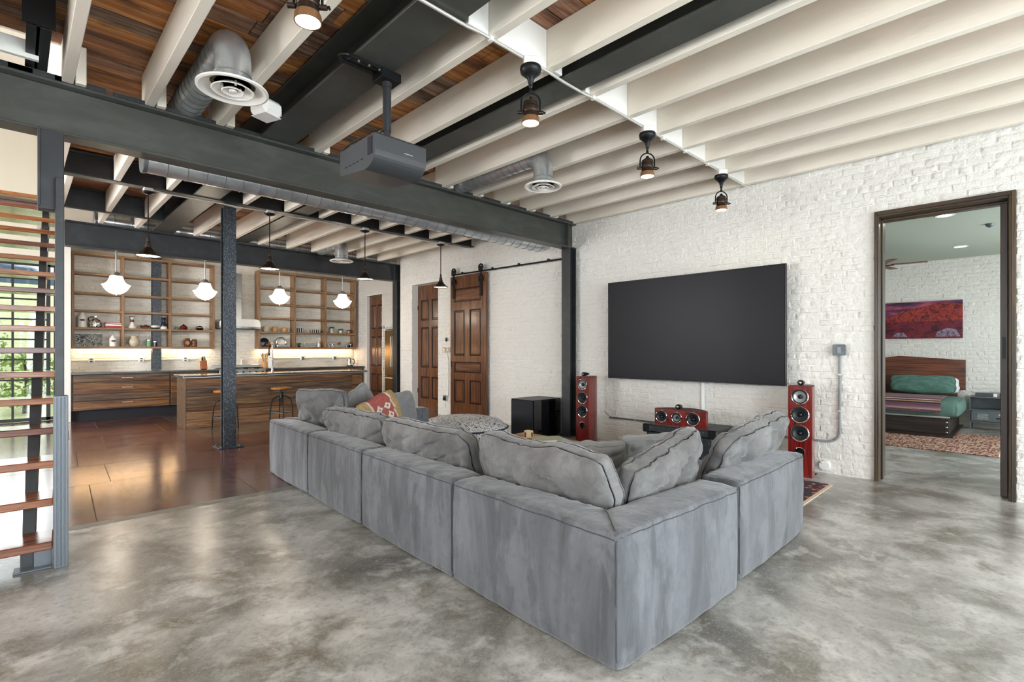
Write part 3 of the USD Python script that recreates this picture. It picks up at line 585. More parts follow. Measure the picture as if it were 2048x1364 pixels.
# ---- garden seen through the window
gd = struct('lawn', 'sunlit grassy bank outside the window', 'lawn')
obj('ground', (np.array([[-9, 13.9, -.15], [8, 13.9, -.15], [8, 17, -.1], [-9, 17, -.1], [8, 30, 4.2], [-9, 30, 4.2], [8, 30, -1], [-9, 30, -1.]]), np.array([[0, 1, 2, 3], [3, 2, 4, 5], [5, 4, 6, 7]])), M['lawn'], gd)
def shrub(loc, size, n, label, seed):
    r = np.random.default_rng(seed); t = thing('shrub', label, 'shrub', loc)
    obj('stem', MB().tube([(0, 0, -.1), (.05, 0, size * .5), (0, .05, size)], [.05, .04, .02], 6), M['bronze'], t)
    p = r.normal(0, 1, (n, 3)); p /= np.linalg.norm(p, axis=1, keepdims=True); p *= (r.uniform(.5, 1, n) ** .5)[:, None] * [size * .6, size * .6, size * .5]; p[:, 2] += size * .6
    a, b = r.normal(0, 1, (n, 3)), r.normal(0, 1, (n, 3)); a /= np.linalg.norm(a, axis=1, keepdims=True); b = np.cross(a, b); b /= np.linalg.norm(b, axis=1, keepdims=True)
    s = .07 * r.uniform(.6, 1.3, n)[:, None]
    v = np.stack([p - a * s, p + b * s * .45, p + a * s, p - b * s * .45], 1).reshape(-1, 3); f = np.arange(4 * n).reshape(n, 4)
    meta(obj('foliage', (v, f), M['leaf'], t), kind='stuff')
shrub((.15, 16.5, -.1), 1.3, 900, 'low green shrub outside the stair window, at its right pane', 3)
shrub((-1.2, 20.0, .6), 1.8, 1100, 'taller green shrub further up the bank outside the stair window', 4)
# ================================================================ STAIRCASE
st = thing('staircase', 'open timber staircase with dark steel stringers rising beside the kitchen', 'staircase', (.02, 4.36, 0), -2.86)
RISE, RUN, Z1 = .2064, .312, .163
for k in range(17):
    z = Z1 + k * RISE; y = k * RUN
    obj('tread', box((-1.05, y, z - .052), (.152, y + .30, z), .006), M['tread_wood' if k % 3 else 'tread_wood_dark'], st)
obj('landing', box((-1.05, 17 * RUN, Z1 + 16 * RISE - .10), (.152, 17 * RUN + .72, Z1 + 16 * RISE + .02), .006), M['tread_wood_dark'], st)
for x in (.0, -.78):
    P = [(.06, 0), (.18, 0)]
    up, dn = [], []
    for k in range(17):
        y, z = k * RUN, Z1 + k * RISE - .052
        up += [(y + .05, z), (y + .27, z)]
    lo = [(16 * RUN + .27, Z1 + 16 * RISE - .36), (.30, 0)]
    poly = [(.05, 0)] + up + lo
    obj('stringer', extrude(Polygon(poly).buffer(0), .062, 'yz', x), M['newel_steel' if x == 0 and False else 'steel_dark'], st)
obj('kick_plate', box((.062, .03, .0), (.15, .05, Z1 - .055), .002), M['newel_steel'], st)
obj('foot_plate', box((-.03, -.02, 0), (.15, .09, .012), .003), M['newel_steel'], st)
nw = thing('newel_post', 'grey fluted steel newel post at the foot of the open staircase', 'post', (.208, 4.325, 0))
obj('post', box((-.035, -.03, 0), (.035, .03, 1.09), .003), M['newel_steel'], nw)
for x in (-.018, 0, .018): obj('flute', box((x - .004, -.036, .01), (x + .004, -.029, 1.08), .002), M['newel_steel'], nw)
hp = thing('hanger_post', 'slim dark steel post hanging from the main beam beside the staircase', 'post', (.236, 5.06, 0))
obj('bar', box((-.024, -.028, 0), (.026, .03, 2.66), .003), M['steel_dark'], hp)
obj('bracket', box((-.118, .02, 2.42), (.028, .12, 3.01), .004), M['steel_dark'], hp)
obj('bracket_web', box((-.118, .0, 2.44), (-.104, .02, 3.01), .002), M['steel_dark'], hp)

# ================================================================ SECTIONAL SOFA (five sections on the long side, three more round the corners)
AX = np.array([.0475, 1.0]); AX /= np.linalg.norm(AX); ANG = -math.degrees(math.atan2(.0475, 1))
BH, BT = .60, .25
def seam_line(pts, r=.0055): return MB().tube(pts, r, 6)
def wob(a, b, n=26, amp=.004, seed=0):
    a, b = np.asarray(a, float), np.asarray(b, float); t = np.linspace(0, 1, n)[:, None]; p = a + (b - a) * t
    return p + (np.stack([meshkit.noise(np.stack([t[:, 0] * 9, np.full(n, k), np.full(n, seed)], 1), seed) for k in range(3)], 1) - .5) * 2 * amp
from scipy.spatial import cKDTree
def snap(v, pts, out=.002):
    """lay a seam on the cloth: pull the points to the nearest part of the padded surface"""
    d, i = cKDTree(v).query(pts, k=3); w = 1 / (d + 1e-4); q = (v[i] * w[:, :, None]).sum(1) / w.sum(1)[:, None]
    pts = .25 * pts + .75 * q
    pts[1:-1] = (pts[:-2] + 2 * pts[1:-1] + pts[2:]) / 4
    c_ = v.mean(0); o_ = pts - c_; o_[:, 0] *= .05; o_ /= np.linalg.norm(o_, axis=1, keepdims=True)
    return pts + o_ * out
def section(label, loc, rz, L, kind, seed, depth=1.12):
    """local frame: back along +x at y=0..BT, seat in front at +y. kind: 'plain', 'corner' (second back at x=0), 'cornerR' (second back at x=L)."""
    t = thing('sofa_section', label, 'sofa', loc, rz, 'sections of the grey sofa')
    g = .004
    bk_ = weld(*soft_box((g, 0, .004), (L - g, BT, BH), .036, .026, .010, .005, .008, seed)); obj('back', bk_, M['sofa'], t, True)
    x0, x1 = g, L - g; sd_ = None
    if kind == 'corner': sd_ = weld(*soft_box((g, .016, .004), (BT, depth, BH), .036, .03, .010, .005, .008, seed + 1)); x0 = BT
    if kind == 'cornerR': sd_ = weld(*soft_box((L - BT, .016, .004), (L - g, depth, BH), .036, .03, .010, .005, .008, seed + 1)); x1 = L - BT
    if sd_: obj('side_back', sd_, M['sofa'], t, True)
    obj('base', weld(*soft_box((x0, BT - .02, .004), (x1, depth, .26), .03, .08, .006, .003, .003, seed + 2)), M['sofa'], t, True)
    obj('seat_cushion', weld(*soft_box((x0 + .01, BT - .01, .255), (x1 - .01, depth + .01, .43), .06, .06, .02, .006, .006, seed + 3)), M['sofa'], t, True)
    sm = MB()
    sm.tube(snap(bk_[0], wob((g + .02, .002, BH - .03), (L - g - .02, .002, BH - .03), 60, .003, seed)), .0028, 6)
    for x in (g + .004, L - g - .004): sm.tube(snap(bk_[0], wob((x, .006, .05), (x, .006, BH - .03), 40, .002, seed + 4)), .0026, 6)
    if sd_: 
        xs_ = (g + .002) if kind == 'corner' else (L - g - .002); xi = (BT - .01) if kind == 'corner' else (L - BT + .01)
        sm.tube(snap(np.vstack([bk_[0], sd_[0]]), wob((xs_, .03, BH - .03), (xs_, depth - .03, BH - .03), 50, .003, seed + 2)), .0028, 6)
        sm.tube(snap(np.vstack([bk_[0], sd_[0]]), wob((xs_ + (.03 if kind == 'corner' else -.03), .03, BH), (xi, BT - .02, BH + .008), 16, .002, 3), .004), .0028, 6)
    obj('seam', sm, M['sofa_seam'], t)
    return t
C0 = np.array([1.815, 1.215]); nrm2 = np.array([AX[1], -AX[0]])
# long side faces away to the left: local +x runs down the picture towards the corner, +y towards the seat
segs = [(1.21, 'corner module', 'cornerR'), (1.23, '', 'plain'), (1.155, '', 'plain'), (1.18, '', 'corner')]
labs = ['large near corner section of the grey sofa, both outer backs in view', 'second section of the long grey sofa back counted from the near corner', 'third section of the long grey sofa back, below the third loose cushion', 'far corner section of the grey sofa towards the kitchen, smallest in view']
p = 0
cum = [0, 1.215, 2.445, 3.60, 4.785]
for k in range(4):
    a = C0 + AX * cum[k + 1]     # local origin at the far end, x pointing back to the near corner
    section(labs[k], (a[0], a[1], 0), ANG - 90, cum[k + 1] - cum[k], segs[k][2], 10 + k * 7, 1.15)
section('right hand section of the grey sofa nearest the red speaker, brightest face', (4.285, 1.195, 0), 180 + .3, 4.285 - 3.05, 'corner', 50, 1.10) if False else None
# sections along the near side (back towards the viewer) and along the far side
def section_side(label, x0, x1, y, flip, seed, rz=0):
    return section(label, (x0, y, 0), rz, x1 - x0, 'plain', seed, 1.08) if not flip else section(label, (x1, y, 0), 180 + rz, x1 - x0, 'plain', seed, 1.08)
section_side('end section of the grey sofa nearest the slim red speaker and rug', 3.06, 4.285, 1.195, False, 61)
f0 = C0 + AX * 4.785 + nrm2 * 1.16
section_side('far section of the grey sofa under the heap of pale cushions', f0[0] + .01, f0[0] + .80, f0[1] - .02, True, 67)

# ---- loose back cushions
def loose(label, loc, rz, w, h, t, tilt, seed, m_='sofa_cushion', roll=0, cat='cushion', group='loose cushions on the grey sofa', wr=.016, sag=.04, gus=.07, name='back_cushion'):
    v, f, (ra, rb), uv = cushion(w, h, t, seed, 40, wr, gus, sag)
    o = thing(name, label, cat, loc, rz, group)
    R_ = lambda q: rot(q, tilt, roll, 0)
    obj('cover', (R_(v), f), M[m_], o, True)
    sm = MB()
    for q in (ra, rb): sm.tube(R_(q)[::2], .0032, 5, True)
    obj('seam', sm, M['sofa_seam' if m_ != 'pale_cushion' else 'pale_cushion'], o)
    return o
def on_long(s, off): q = C0 + AX * s + nrm2 * off; return q
SEAT = .43
for k, (s, w, h, tilt, lab) in enumerate(((.78, 1.04, .47, 14, 'plump grey cushion on the long sofa side nearest the viewer'), (1.99, 1.14, .45, 18, 'grey cushion in the middle of the long sofa side, left of the nearest one'), (3.16, 1.06, .46, 22, 'sagging brownish grey cushion on the long sofa side, third from the near corner'))):
    q = on_long(s, BT + .155); loose(lab, (q[0], q[1], SEAT - .02), ANG - 90 + (0, 2, 5)[k], w, h, .27, tilt, 100 + k * 3, sag=.03, wr=.018)
q = on_long(4.32, BT + .22); loose('big soft grey cushion slumped on the far corner of the sofa', (q[0], q[1], SEAT + .02), ANG - 62, .66, .52, .26, 10, 131, wr=.02)
loose('large grey cushion with crumpled top on the near side of the sofa', (2.78, 1.215 + BT + .15, SEAT - .03), 3, .90, .46, .28, 15, 141, wr=.024, sag=.05, roll=-9)
loose('grey cushion leaning back at the right end of the sofa by the red speaker', (3.88, 1.195 + BT + .10, .47), -4, 1.02, .42, .27, 26, 151, wr=.022, sag=-.02, roll=-7)
loose('pale grey cushion lying inside the sofa, seen just over the nearest cushions', (2.96, 2.24, .41), -42, .50, .36, .22, 20, 161, 'pale_cushion', wr=.02)
loose('pale grey cushion leaning beside the stencilled trunk inside the sofa', (3.44, 2.05, .41), -22, .62, .38, .22, 22, 165, 'pale_cushion', wr=.02)
loose('pale grey square cushion standing upright in the far sofa corner heap', (3.02, 5.50, .47), 205, .50, .50, .2, 16, 171, 'pale_cushion', roll=24)
loose('pale grey cushion at the back of the far sofa heap, left of the upright one', (2.66, 5.58, .47), 185, .62, .44, .2, 18, 173, 'pale_cushion')
loose('pale grey cushion at the right end of the far sofa heap', (3.44, 5.50, .46), 190, .54, .42, .2, 18, 175, 'pale_cushion')
loose('white crumpled cushion tucked under the patterned cushion', (2.62, 4.25, .42), -70, .5, .36, .18, 20, 177, 'pale_cushion')
# kilim cushion: tan ends, red band with white lozenges
def kilim():
    v, f, (ra, rb), uv = cushion(.56, .50, .2, 181, 44, .008, .03, .03)
    R_ = lambda q: rot(q, 14, 16, 0)
    o = thing('kilim_cushion', 'tan and red woven cushion with white lozenges on the far sofa', 'cushion', (2.98, 4.98, .41), 196)
    cu = uv[f].mean(1); a, b = cu[:, 0], cu[:, 1]
    band = abs(a) < .52; loz = np.zeros(len(f), bool)
    for x in (-.22, .22):
        for z in (-.5, -.05, .4): 
            d_ = abs(a - x) + abs(b - z); loz |= (d_ < .2) & (d_ > .07)
    edge = (abs(abs(a) - .52) < .035)
    w = R_(v)
    obj('cover', compact(w, f[~band & ~edge]), M['kilim_tan'], o, True); obj('band', compact(w, f[band & ~loz & ~edge]), M['kilim_red'], o, True); obj('lozenge', compact(w, f[(loz & band) | edge]), M['kilim_white'], o, True)
kilim()

# ================================================================ LIVING ROOM FURNITURE
rg = thing('rug', 'dark red patterned rug under the sofa group, one corner showing by the right speaker', 'rug', (0, 0, 0))
obj('pile', box((2.2, 1.43, 0), (5.93, 5.3, .012), .003), M['rug_living'], rg)
obj('fringe', box((2.2, 1.395, 0), (5.93, 1.43, .008), .002), M['rug_fringe'], rg)
ot = thing('ottoman', 'large round knitted ottoman in white and navy flecks', 'ottoman', (4.73, 5.87, 0))
prof = [(0, 0), (.56, 0), (.65, .05), (.69, .16), (.66, .26), (.56, .34), (.4, .385), (.2, .40), (0, .405)]
obj('cover', MB().lathe(prof, (0, 0, 0), 48), M['knit'], ot, True)
obj('binding', MB().tube(arc((0, 0, .25), .672, 0, 360, 49, 'xy')[:-1], .012, 6, True), M['ceramic_navy'], ot)
ct = thing('coffee_table', 'low wooden coffee table with a worn board top inside the sofa', 'table', (0, 0, .012))
for k in range(5): obj('top_board', box((3.35 + k * .18, 3.12, .365), (3.345 + (k + 1) * .18, 4.12, .41), .005), M['table_wood'], ct)
for x in (3.38, 4.15):
    for y in (3.16, 4.0): obj('leg', box((x, y, 0), (x + .08, y + .08, .365), .004), M['table_wood'], ct)
obj('shelf', box((3.4, 3.2, .10), (4.2, 4.05, .13), .004), M['table_wood'], ct)
bk = thing('book', 'thick white edged book lying on the coffee table', 'book', (3.97, 3.50, .422), -30)
obj('pages', box((-.15, -.11, .004), (.15, .11, .036), .002), M['paper_white'], bk); obj('cover', box((-.155, -.115, .036), (.155, .115, .042), .002), M['book_cover'], bk); obj('back_cover', box((-.155, -.115, 0), (.155, .115, .004)), M['paper_white'], bk)
mg = thing('magazine', 'thin pale magazine under the book on the coffee table', 'magazine', (3.99, 3.34, .422), -20)
obj('pages', box((-.1, -.07, 0), (.1, .05, .012), .002), M['paper_white'], mg)
cj = thing('candle_holder', 'small striped candle holder on the coffee table', 'candle', (4.02, 3.84, .422))
obj('jar', MB().lathe([(0, 0), (.05, 0), (.055, .02), (.05, .075), (.042, .075), (.042, .03), (0, .03)], seg=20), M['candle'], cj, 40)
for a in range(4): obj('stripe', box((.044 * math.cos(a * 1.57) - .012, .044 * math.sin(a * 1.57) - .012, .01), (.044 * math.cos(a * 1.57) + .012, .044 * math.sin(a * 1.57) + .012, .06), .003), M['brown_stain'], cj)
# subwoofer
su = thing('subwoofer', 'black cube subwoofer with glossy side in front of the brick wall', 'subwoofer', (5.77, 5.42, 0))
obj('cabinet', box((.02, 0, .012), (.67, .5, .585), .006), M['black_gloss'], su); obj('grille', box((0, .012, .02), (.02, .488, .575), .006), M['black_matte'], su)
obj('top_panel', box((.0, .0, .585), (.67, .5, .591), .003), M['grey_box'], su)
for x in (.06, .6):
    for y in (.05, .44): obj('foot', box((x, y, 0), (x + .04, y + .04, .012)), M['rubber'], su)
cbl = thing('cable', 'thin black cable looping out behind the subwoofer', 'cable', (6.46, 5.36, 0)); obj('wire', MB().tube([(0, 0, .32), (.01, -.05, .28), (.0, -.08, .18), (-.01, -.06, .08), (-.02, .0, .02)], .006, 6), M['rubber'], cbl)
# ---- red tower loudspeakers: front faces -x
def tower(label, loc, rz):
    t = thing('tower_speaker', label, 'loudspeaker', loc, rz, 'red tower loudspeakers')
    W, Dp, Hh = .235, .33, .985
    y = np.linspace(-1, 1, 17); prof = [(0, W / 2), (0, -W / 2)] + [(Dp * .22 + Dp * .78 * math.sin((k + 0) / 16 * PI) ** .6 if 0 < k < 16 else Dp * .2, (-1 + 2 * k / 16) * W / 2) for k in range(17)]
    body = Polygon(prof).buffer(0).difference(Polygon([(-1, -1), (.036, -1), (.036, 1), (-1, 1)]))
    obj('cabinet', extrude(body, Hh, 'xy', .0), M['cherry'], t, 30)
    bf = Polygon([(-W / 2, 0), (W / 2, 0), (W / 2, Hh), (-W / 2, Hh)])
    for z_, r_h in ((.87, .078), (.675, .084), (.475, .084), (.27, .044)): bf = bf.difference(Point(0, z_).buffer(r_h, 24))
    obj('baffle', extrude(bf, .036, 'yz', 0), M['cherry'], t)
    obj('top_plate', extrude(Polygon(prof).buffer(-.004), .004, 'xy', Hh), M['cherry_top'], t)
    def driver(z, r, cone, name):
        d = obj(name, MB().lathe([(r, .004), (r, -.006), (r - .006, -.010), (r - .013, -.008), (r - .014, .0)], (0, 0, z), 32, 'x'), M['chrome'], t, 40)
        obj('surround', MB().lathe([(r - .012, -.004), (r - .018, -.008), (r - .026, -.003)], (0, 0, z), 32, 'x'), M['rubber'], d, True)
        obj('cone', MB().lathe([(r - .026, -.003), (r * .5, .012), (r * .27, .018)], (0, 0, z), 32, 'x'), M[cone], d, True)
        obj('dust_cap', MB().lathe([(r * .3, .018), (r * .26, -.002), (r * .12, -.012), (0, -.014)], (0, 0, z), 24, 'x'), M['driver_dust'], d, True)
    driver(.87, .088, 'cone_silver', 'midrange'); driver(.675, .094, 'driver_cone', 'woofer'); driver(.475, .094, 'driver_cone', 'woofer')
    po = obj('bass_port', MB().lathe([(.05, .0), (.05, -.008), (.042, -.008), (.036, .03), (.0, .03)], (0, 0, .27), 28, 'x'), M['driver_dust'], t, 40)
    obj('port_ring', MB().lathe([(.052, .0), (.052, -.01), (.046, -.011), (.045, -.005)], (0, 0, .27), 28, 'x'), M['chrome'], t, 40)
    tw = obj('tweeter', MB().lathe([(0, .0), (.022, .002), (.03, .015), (.031, .03), (.026, .08), (.016, .13), (.006, .165), (0, .17)], (-.0, 0, Hh + .038), 20, 'x'), M['black_metal'], t, 40)
    obj('dome', MB().lathe([(0, -.006), (.01, -.004), (.016, .003)], (0, 0, Hh + .038), 16, 'x'), M['chrome'], tw, True)
    obj('plinth', box((.02, -W / 2 + .02, 0), (Dp - .05, W / 2 - .02, .006)), M['black_matte'], t)
    return t
tw_ = tower('slim red wood tower speaker beside the dark wall column, left of the screen', (5.98, 4.612, 0), 0)
dup(tw_, 'slim red wood tower speaker right of the screen, behind the sofa end', (6.10, 1.745, 0), 0)
# centre speaker on trunk
tk = thing('trunk', 'old black painted trunk with yellow stencilled letters below the screen', 'trunk', (5.70, 2.95, .0), 3)
obj('body', box((0, -.40, .0), (.55, .42, .36), .008), M['trunk_paint'], tk)
obj('lid', box((-.02, -.47, .36), (.58, .47, .45), .012), M['trunk_paint'], tk)
for y in (-.46, .36): obj('lid_corner', box((-.027, y, .355), (.05, y + .1, .456), .008), M['black_metal'], tk)
for y in (-.30, .26): obj('batten', box((-.012, y, .02), (.0, y + .06, .355), .004), M['trunk_paint'], tk)
tx = meshkit.text_mesh('SH', .085, .002, True); tv_ = np.array(tx.vertices)
obj('stencil', (np.stack([-.003 - tv_[:, 2], .05 - tv_[:, 0] * 1.3, .225 + tv_[:, 1]], 1), np.array(tx.faces)), M['yellow_paint'], tk)
cs = thing('centre_speaker', 'wide red wood centre speaker with three drivers standing on the trunk', 'loudspeaker', (5.74, 2.96, .45), 2)
prof = [(0, -.325), (.06, -.325)] + [(.06 + .24 * math.sin(k / 14 * PI) ** .8, -.325 + .65 * k / 14) for k in range(15)] + [(0, .325)]
obj('cabinet', extrude(Polygon(prof).buffer(0).difference(Polygon([(-1, -1), (.036, -1), (.036, 1), (-1, 1)])), .2, 'xy', 0), M['cherry_h'], cs, 30)
bf = Polygon([(-.325, 0), (.325, 0), (.325, .2), (-.325, .2)])
for yy, r_h in ((.235, .068), (.035, .058), (-.17, .074)): bf = bf.difference(Point(yy, .105).buffer(r_h, 24))
obj('baffle', extrude(bf, .036, 'yz', 0), M['cherry_h'], cs); obj('top_plate', extrude(Polygon(prof).buffer(-.003), .004, 'xy', .2), M['cherry_top'], cs)
for yy, r, cone, nm in ((.235, .078, 'driver_cone', 'woofer'), (.035, .068, 'cone_silver', 'midrange'), (-.17, .084, 'driver_cone', 'woofer')):
    d = obj(nm, MB().lathe([(r, .004), (r, -.006), (r - .006, -.010), (r - .013, -.008), (r - .014, 0)], (0, yy, .105), 32, 'x'), M['chrome'], cs, 40)
    obj('surround', MB().lathe([(r - .012, -.004), (r - .018, -.008), (r - .026, -.003)], (0, yy, .105), 32, 'x'), M['rubber'], d, True)
    obj('cone', MB().lathe([(r - .026, -.003), (r * .5, .012), (r * .27, .018)], (0, yy, .105), 32, 'x'), M[cone], d, True)
    obj('dust_cap', MB().lathe([(r * .3, .018), (r * .26, -.002), (r * .12, -.012), (0, -.014)], (0, yy, .105), 24, 'x'), M['driver_dust'], d, True)
tw2 = obj('tweeter', MB().lathe([(0, .0), (.022, .002), (.03, .015), (.031, .03), (.026, .08), (.016, .12), (0, .14)], (.02, .04, .235), 20, 'x'), M['black_metal'], cs, 40)
obj('dome', MB().lathe([(0, -.006), (.01, -.004), (.016, .003)], (.02, .04, .235), 16, 'x'), M['chrome'], tw2, True)
# ---- screen, trunking, switches on the wall
tv = thing('screen', 'huge dark projection screen hanging on the brick wall', 'screen', (6.33, 0, 0))
obj('surface', box((.0, 1.965, .975), (.02, 4.39, 2.367), .002), M['tv_screen'], tv)
fm = MB(); Y0, Y1, Z0, Z1_ = 1.953, 4.402, .963, 2.379
for lo, hi in (((-.006, Y0, Z0), (.03, Y0 + .012, Z1_)), ((-.006, Y1 - .012, Z0), (.03, Y1, Z1_)), ((-.006, Y0 + .012, Z0), (.03, Y1 - .012, Z0 + .012)), ((-.006, Y0 + .012, Z1_ - .012), (.03, Y1 - .012, Z1_))): fm.box(lo, hi, .002)
obj('frame', fm, M['tv_frame'], tv)
for y in (2.5, 3.8): obj('wall_bracket', box((.03, y, 1.2), (.17, y + .08, 2.2)), M['black_metal'], tv)
cc_ = thing('cable_cover', 'thin white cable cover running down the wall below the screen', 'cable cover', (6.47, 3.01, .3)); obj('channel', box((0, -.02, 0), (.022, .02, .67), .004), M['plastic_white'], cc_)
def raceway(y0, y1, label, z=.355):
    t = thing('raceway', label, 'raceway', (6.462, 0, z)); obj('strip', box((0, y0, -.012), (.025, y1, .012), .003), M['locker_metal'], t)
    k = y0 + .18
    while k < y1 - .1: obj('clip', box((-.003, k, -.014), (.0, k + .03, .014), .002), M['plastic_grey'], t); k += .38
    return t
raceway(3.45, 4.48, 'grey strip raceway low on the wall between trunk and left speaker')
raceway(1.95, 2.46, 'grey strip raceway low on the wall between trunk and right speaker')
raceway(5.3, 5.42, 'short grey strip raceway low on the wall beside the subwoofer')
lc = thing('cable', 'short looped cable on the wall right of the left tower speaker', 'cable', (6.45, 4.5, .37)); obj('wire', MB().tube([(0, .06, .08), (0, .03, .05), (0, -.02, .02), (0, -.06, .0)], .005, 6), M['plastic_grey'], lc)
sw = thing('switch_box', 'grey metal light switch box on the wall left of the bedroom doorway', 'switch', (6.44, 1.454, 1.38))
obj('box', box((0, -.055, -.055), (.055, .055, .055), .006), M['grey_box'], sw); obj('plate', box((-.006, -.06, -.06), (0, .06, .06), .004), M['locker_metal'], sw); obj('rocker', box((-.012, -.017, -.034), (-.006, .017, .034), .003), M['plastic_grey'], sw)
cd = thing('conduit', 'bent grey conduit below the switch box by the bedroom doorway', 'conduit', (6.475, 0, 0))
obj('pipe', MB().tube(np.vstack([[(0, 1.454, 1.325), (0, 1.454, .9), (0, 1.454, .52)], arc((0, 1.574, .48), .12, 180, 270, 9, 'yz'), [(0, 1.66, .36), (0, 1.8, .36)]]), .013, 10), M['plastic_grey'], cd, True)
for z in (.7, 1.1): obj('clip', box((-.016, 1.435, z), (.012, 1.473, z + .02), .003), M['conduit'], cd)
ob = thing('outlet', 'small round white outlet low on the wall beside the right speaker', 'outlet', (6.47, 1.60, .09), 0); obj('plate', MB().lathe([(.0, -.02), (.05, -.018), (.055, .0), (.055, .03)], (0, 0, 0), 20, 'x'), M['plastic_white'], ob, 40); obj('cable', MB().tube([(-.02, .02, .02), (-.03, .06, .1), (-.02, .05, .2), (-.01, .06, .26)], .006, 6), M['conduit'], ob)
# ---- barn door and its rail
bd = thing('barn_door', 'tall reddish brown panelled sliding barn door on black hangers', 'door', (6.405, 7.24, .045))
panel_door(bd, 1.10, 2.83, .05, [(.13, .90, 2.30, 2.58), (.13, .45, 1.22, 2.14), (.58, .9, 1.22, 2.14), (.13, .90, .88, 1.1), (.13, .45, .27, .74), (.58, .9, .27, .74)])
obj('pull', box((-.012, 1.05, .98), (0, 1.08, 1.1), .003), M['bronze'], bd)
def hanger(y, bd):
    h = obj('hanger', box((-.03, y - .03, 2.38), (-.004, y + .03, 2.72), .008), M['black_metal'], bd)
    m = MB(); m.tube([(-.018, y - .06, 2.66), (-.018, y - .05, 2.74), (-.018, y + .02, 2.79), (-.018, y - .01, 2.86), (-.018, y - .06, 2.92)], [.014, .018, .02, .018, .014], 8)
    m.tube([(-.018, y + .06, 2.66), (-.018, y + .055, 2.73), (-.018, y + .02, 2.79)], [.012, .016, .016], 8); m.tube(arc((-.018, y, 2.93), .055, -60, 200, 14, 'yz'), .016, 8)
    obj('scroll', m, M['black_metal'], h, True)
    obj('wheel', MB().lathe([(0, -.03), (.05, -.03), (.055, -.02), (.045, -.01), (.055, 0), (.05, .008), (0, .008)], (-.01, y, 2.90), 20, 'x'), M['black_metal'], h, 40)
    for z in (2.42, 2.5, 2.62): obj('bolt', MB().lathe([(0, -.04), (.008, -.038), (.012, -.03)], (0, y, z), 10, 'x'), M['black_metal'], h, 40)
hanger(.13, bd); hanger(.97, bd)
rl = thing('barn_door_rail', 'long black steel rail above the barn door', 'rail', (6.41, 0, 0))
obj('bar', MB().tube([(0, 5.3, 2.875), (0, 8.28, 2.915)], .014, 10), M['black_metal'], rl, True)
for y in (5.65, 6.35, 7.05, 7.95): z = 2.875 + (y - 5.3) * .0134; obj('standoff', MB().lathe([(0, -.03), (.022, -.026), (.028, -.012), (.016, .02), (.016, .085)], (0, y, z + .012), 12, 'x'), M['black_metal'], rl, 40)
for y in (5.31, 8.27): obj('end_stop', MB().lathe([(0, -.025), (.024, -.02), (.024, .02), (0, .025)], (0, y, 2.875 + (y - 5.3) * .0134), 12, 'y'), M['black_metal'], rl, 40)
th = thing('thermostat', 'round dark thermostat on the wall between the two brown doors', 'thermostat', (6.475, 8.547, 1.60)); obj('ring', MB().lathe([(.045, 0), (.045, .02), (.04, .025)], (-.0, 0, 0), 24, 'x').lathe([(.045, -.02), (.045, .02)], (0, 0, 0), 24, 'x'), M['chrome'], th, True); obj('display', MB().lathe([(0, -.022), (.034, -.021), (.042, -.016), (.045, 0)], (0, 0, 0), 24, 'x'), M['driver_dust'], th, True); obj('back_plate', box((.012, -.06, -.06), (.022, .06, .06), .004), M['plastic_white'], th)
for k, y in enumerate((8.50, 8.63)):
    t = thing('switch_box', ['metal switch box on the wall, the one nearer the barn door', 'metal switch box on the wall, the one nearer the recessed brown door'][k], 'switch', (6.45, y, 1.385))
    obj('box', box((0, -.05, -.055), (.05, .05, .055), .005), M['stainless'], t); obj('rocker', box((-.006, -.016, -.03), (0, .016, .03), .002), M['plastic_white'], t)
cw = thing('conduit', 'thin white conduit running down between the two brown doors', 'conduit', (6.48, 8.56, 0)); obj('pipe', MB().tube([(0, .0, 1.33), (0, -.02, 1.25), (0, -.045, 1.15), (0, -.05, .8), (0, -.04, .42)], .009, 8), M['cream_metal'], cw, True)
og = thing('outlet', 'metal outlet box with plug low on the wall between the brown doors', 'outlet', (6.44, 8.59, .37)); obj('box', box((0, -.055, -.055), (.06, .055, .055), .005), M['stainless'], og); obj('plug', box((-.04, -.03, -.04), (0, .02, .02), .01), M['black_matte'], og)

# ================================================================ OVERHEAD
pj = thing('projector', 'dark grey home cinema projector hanging from the steel beam', 'projector', (0, 0, 0))
sh = [(3.15, 2.885), (3.68, 2.885), (3.68, 2.715), (3.66, 2.70), (3.30, 2.66)] + [(3.30 + .15 * math.sin(a) * -1, 2.77 - .11 * math.cos(a)) for a in np.linspace(.15, PI / 2, 9)]
obj('body', extrude(Polygon(sh).buffer(0).buffer(-.01).buffer(.01), .42, 'yz', 1.77), M['projector_grey'], pj, 30)
obj('top_cover', box((1.78, 3.16, 2.885), (2.18, 3.67, 2.893), .003), M['projector_dark'], pj)
obj('side_vent', box((1.765, 3.19, 2.75), (1.771, 3.25, 2.87)), M['black_matte'], pj)
for y in (3.32, 3.38, 3.44, 3.5, 3.56): obj('vent_slot', box((1.766, y, 2.74), (1.771, y + .03, 2.745)), M['black_matte'], pj)
obj('badge', box((2.0, 3.145, 2.79), (2.07, 3.151, 2.797)), M['plastic_grey'], pj)
obj('lens', MB().lathe([(.065, .0), (.065, .02), (.05, .024), (.04, .006), (0, .0)], (1.98, 3.67, 2.79), 28, 'y'), M['black_gloss'], pj, 40)
pm = thing('projector_mount', 'black adjustable bracket and pole clamped under the steel beam', 'bracket', (0, 0, 0))
obj('pole', MB().lathe([(.03, 2.98), (.03, 3.30), (.034, 3.30), (.034, 3.345)], (1.95, 3.30, 0), 20).lathe([(.024, 2.88), (.024, 2.99)], (1.95, 3.30, 0), 20), M['projector_dark'], pm, 40)
m = MB()
for y in (3.25, 3.34): m.box((1.62, y - .012, 3.385), (2.02, y + .012, 3.408), .004)
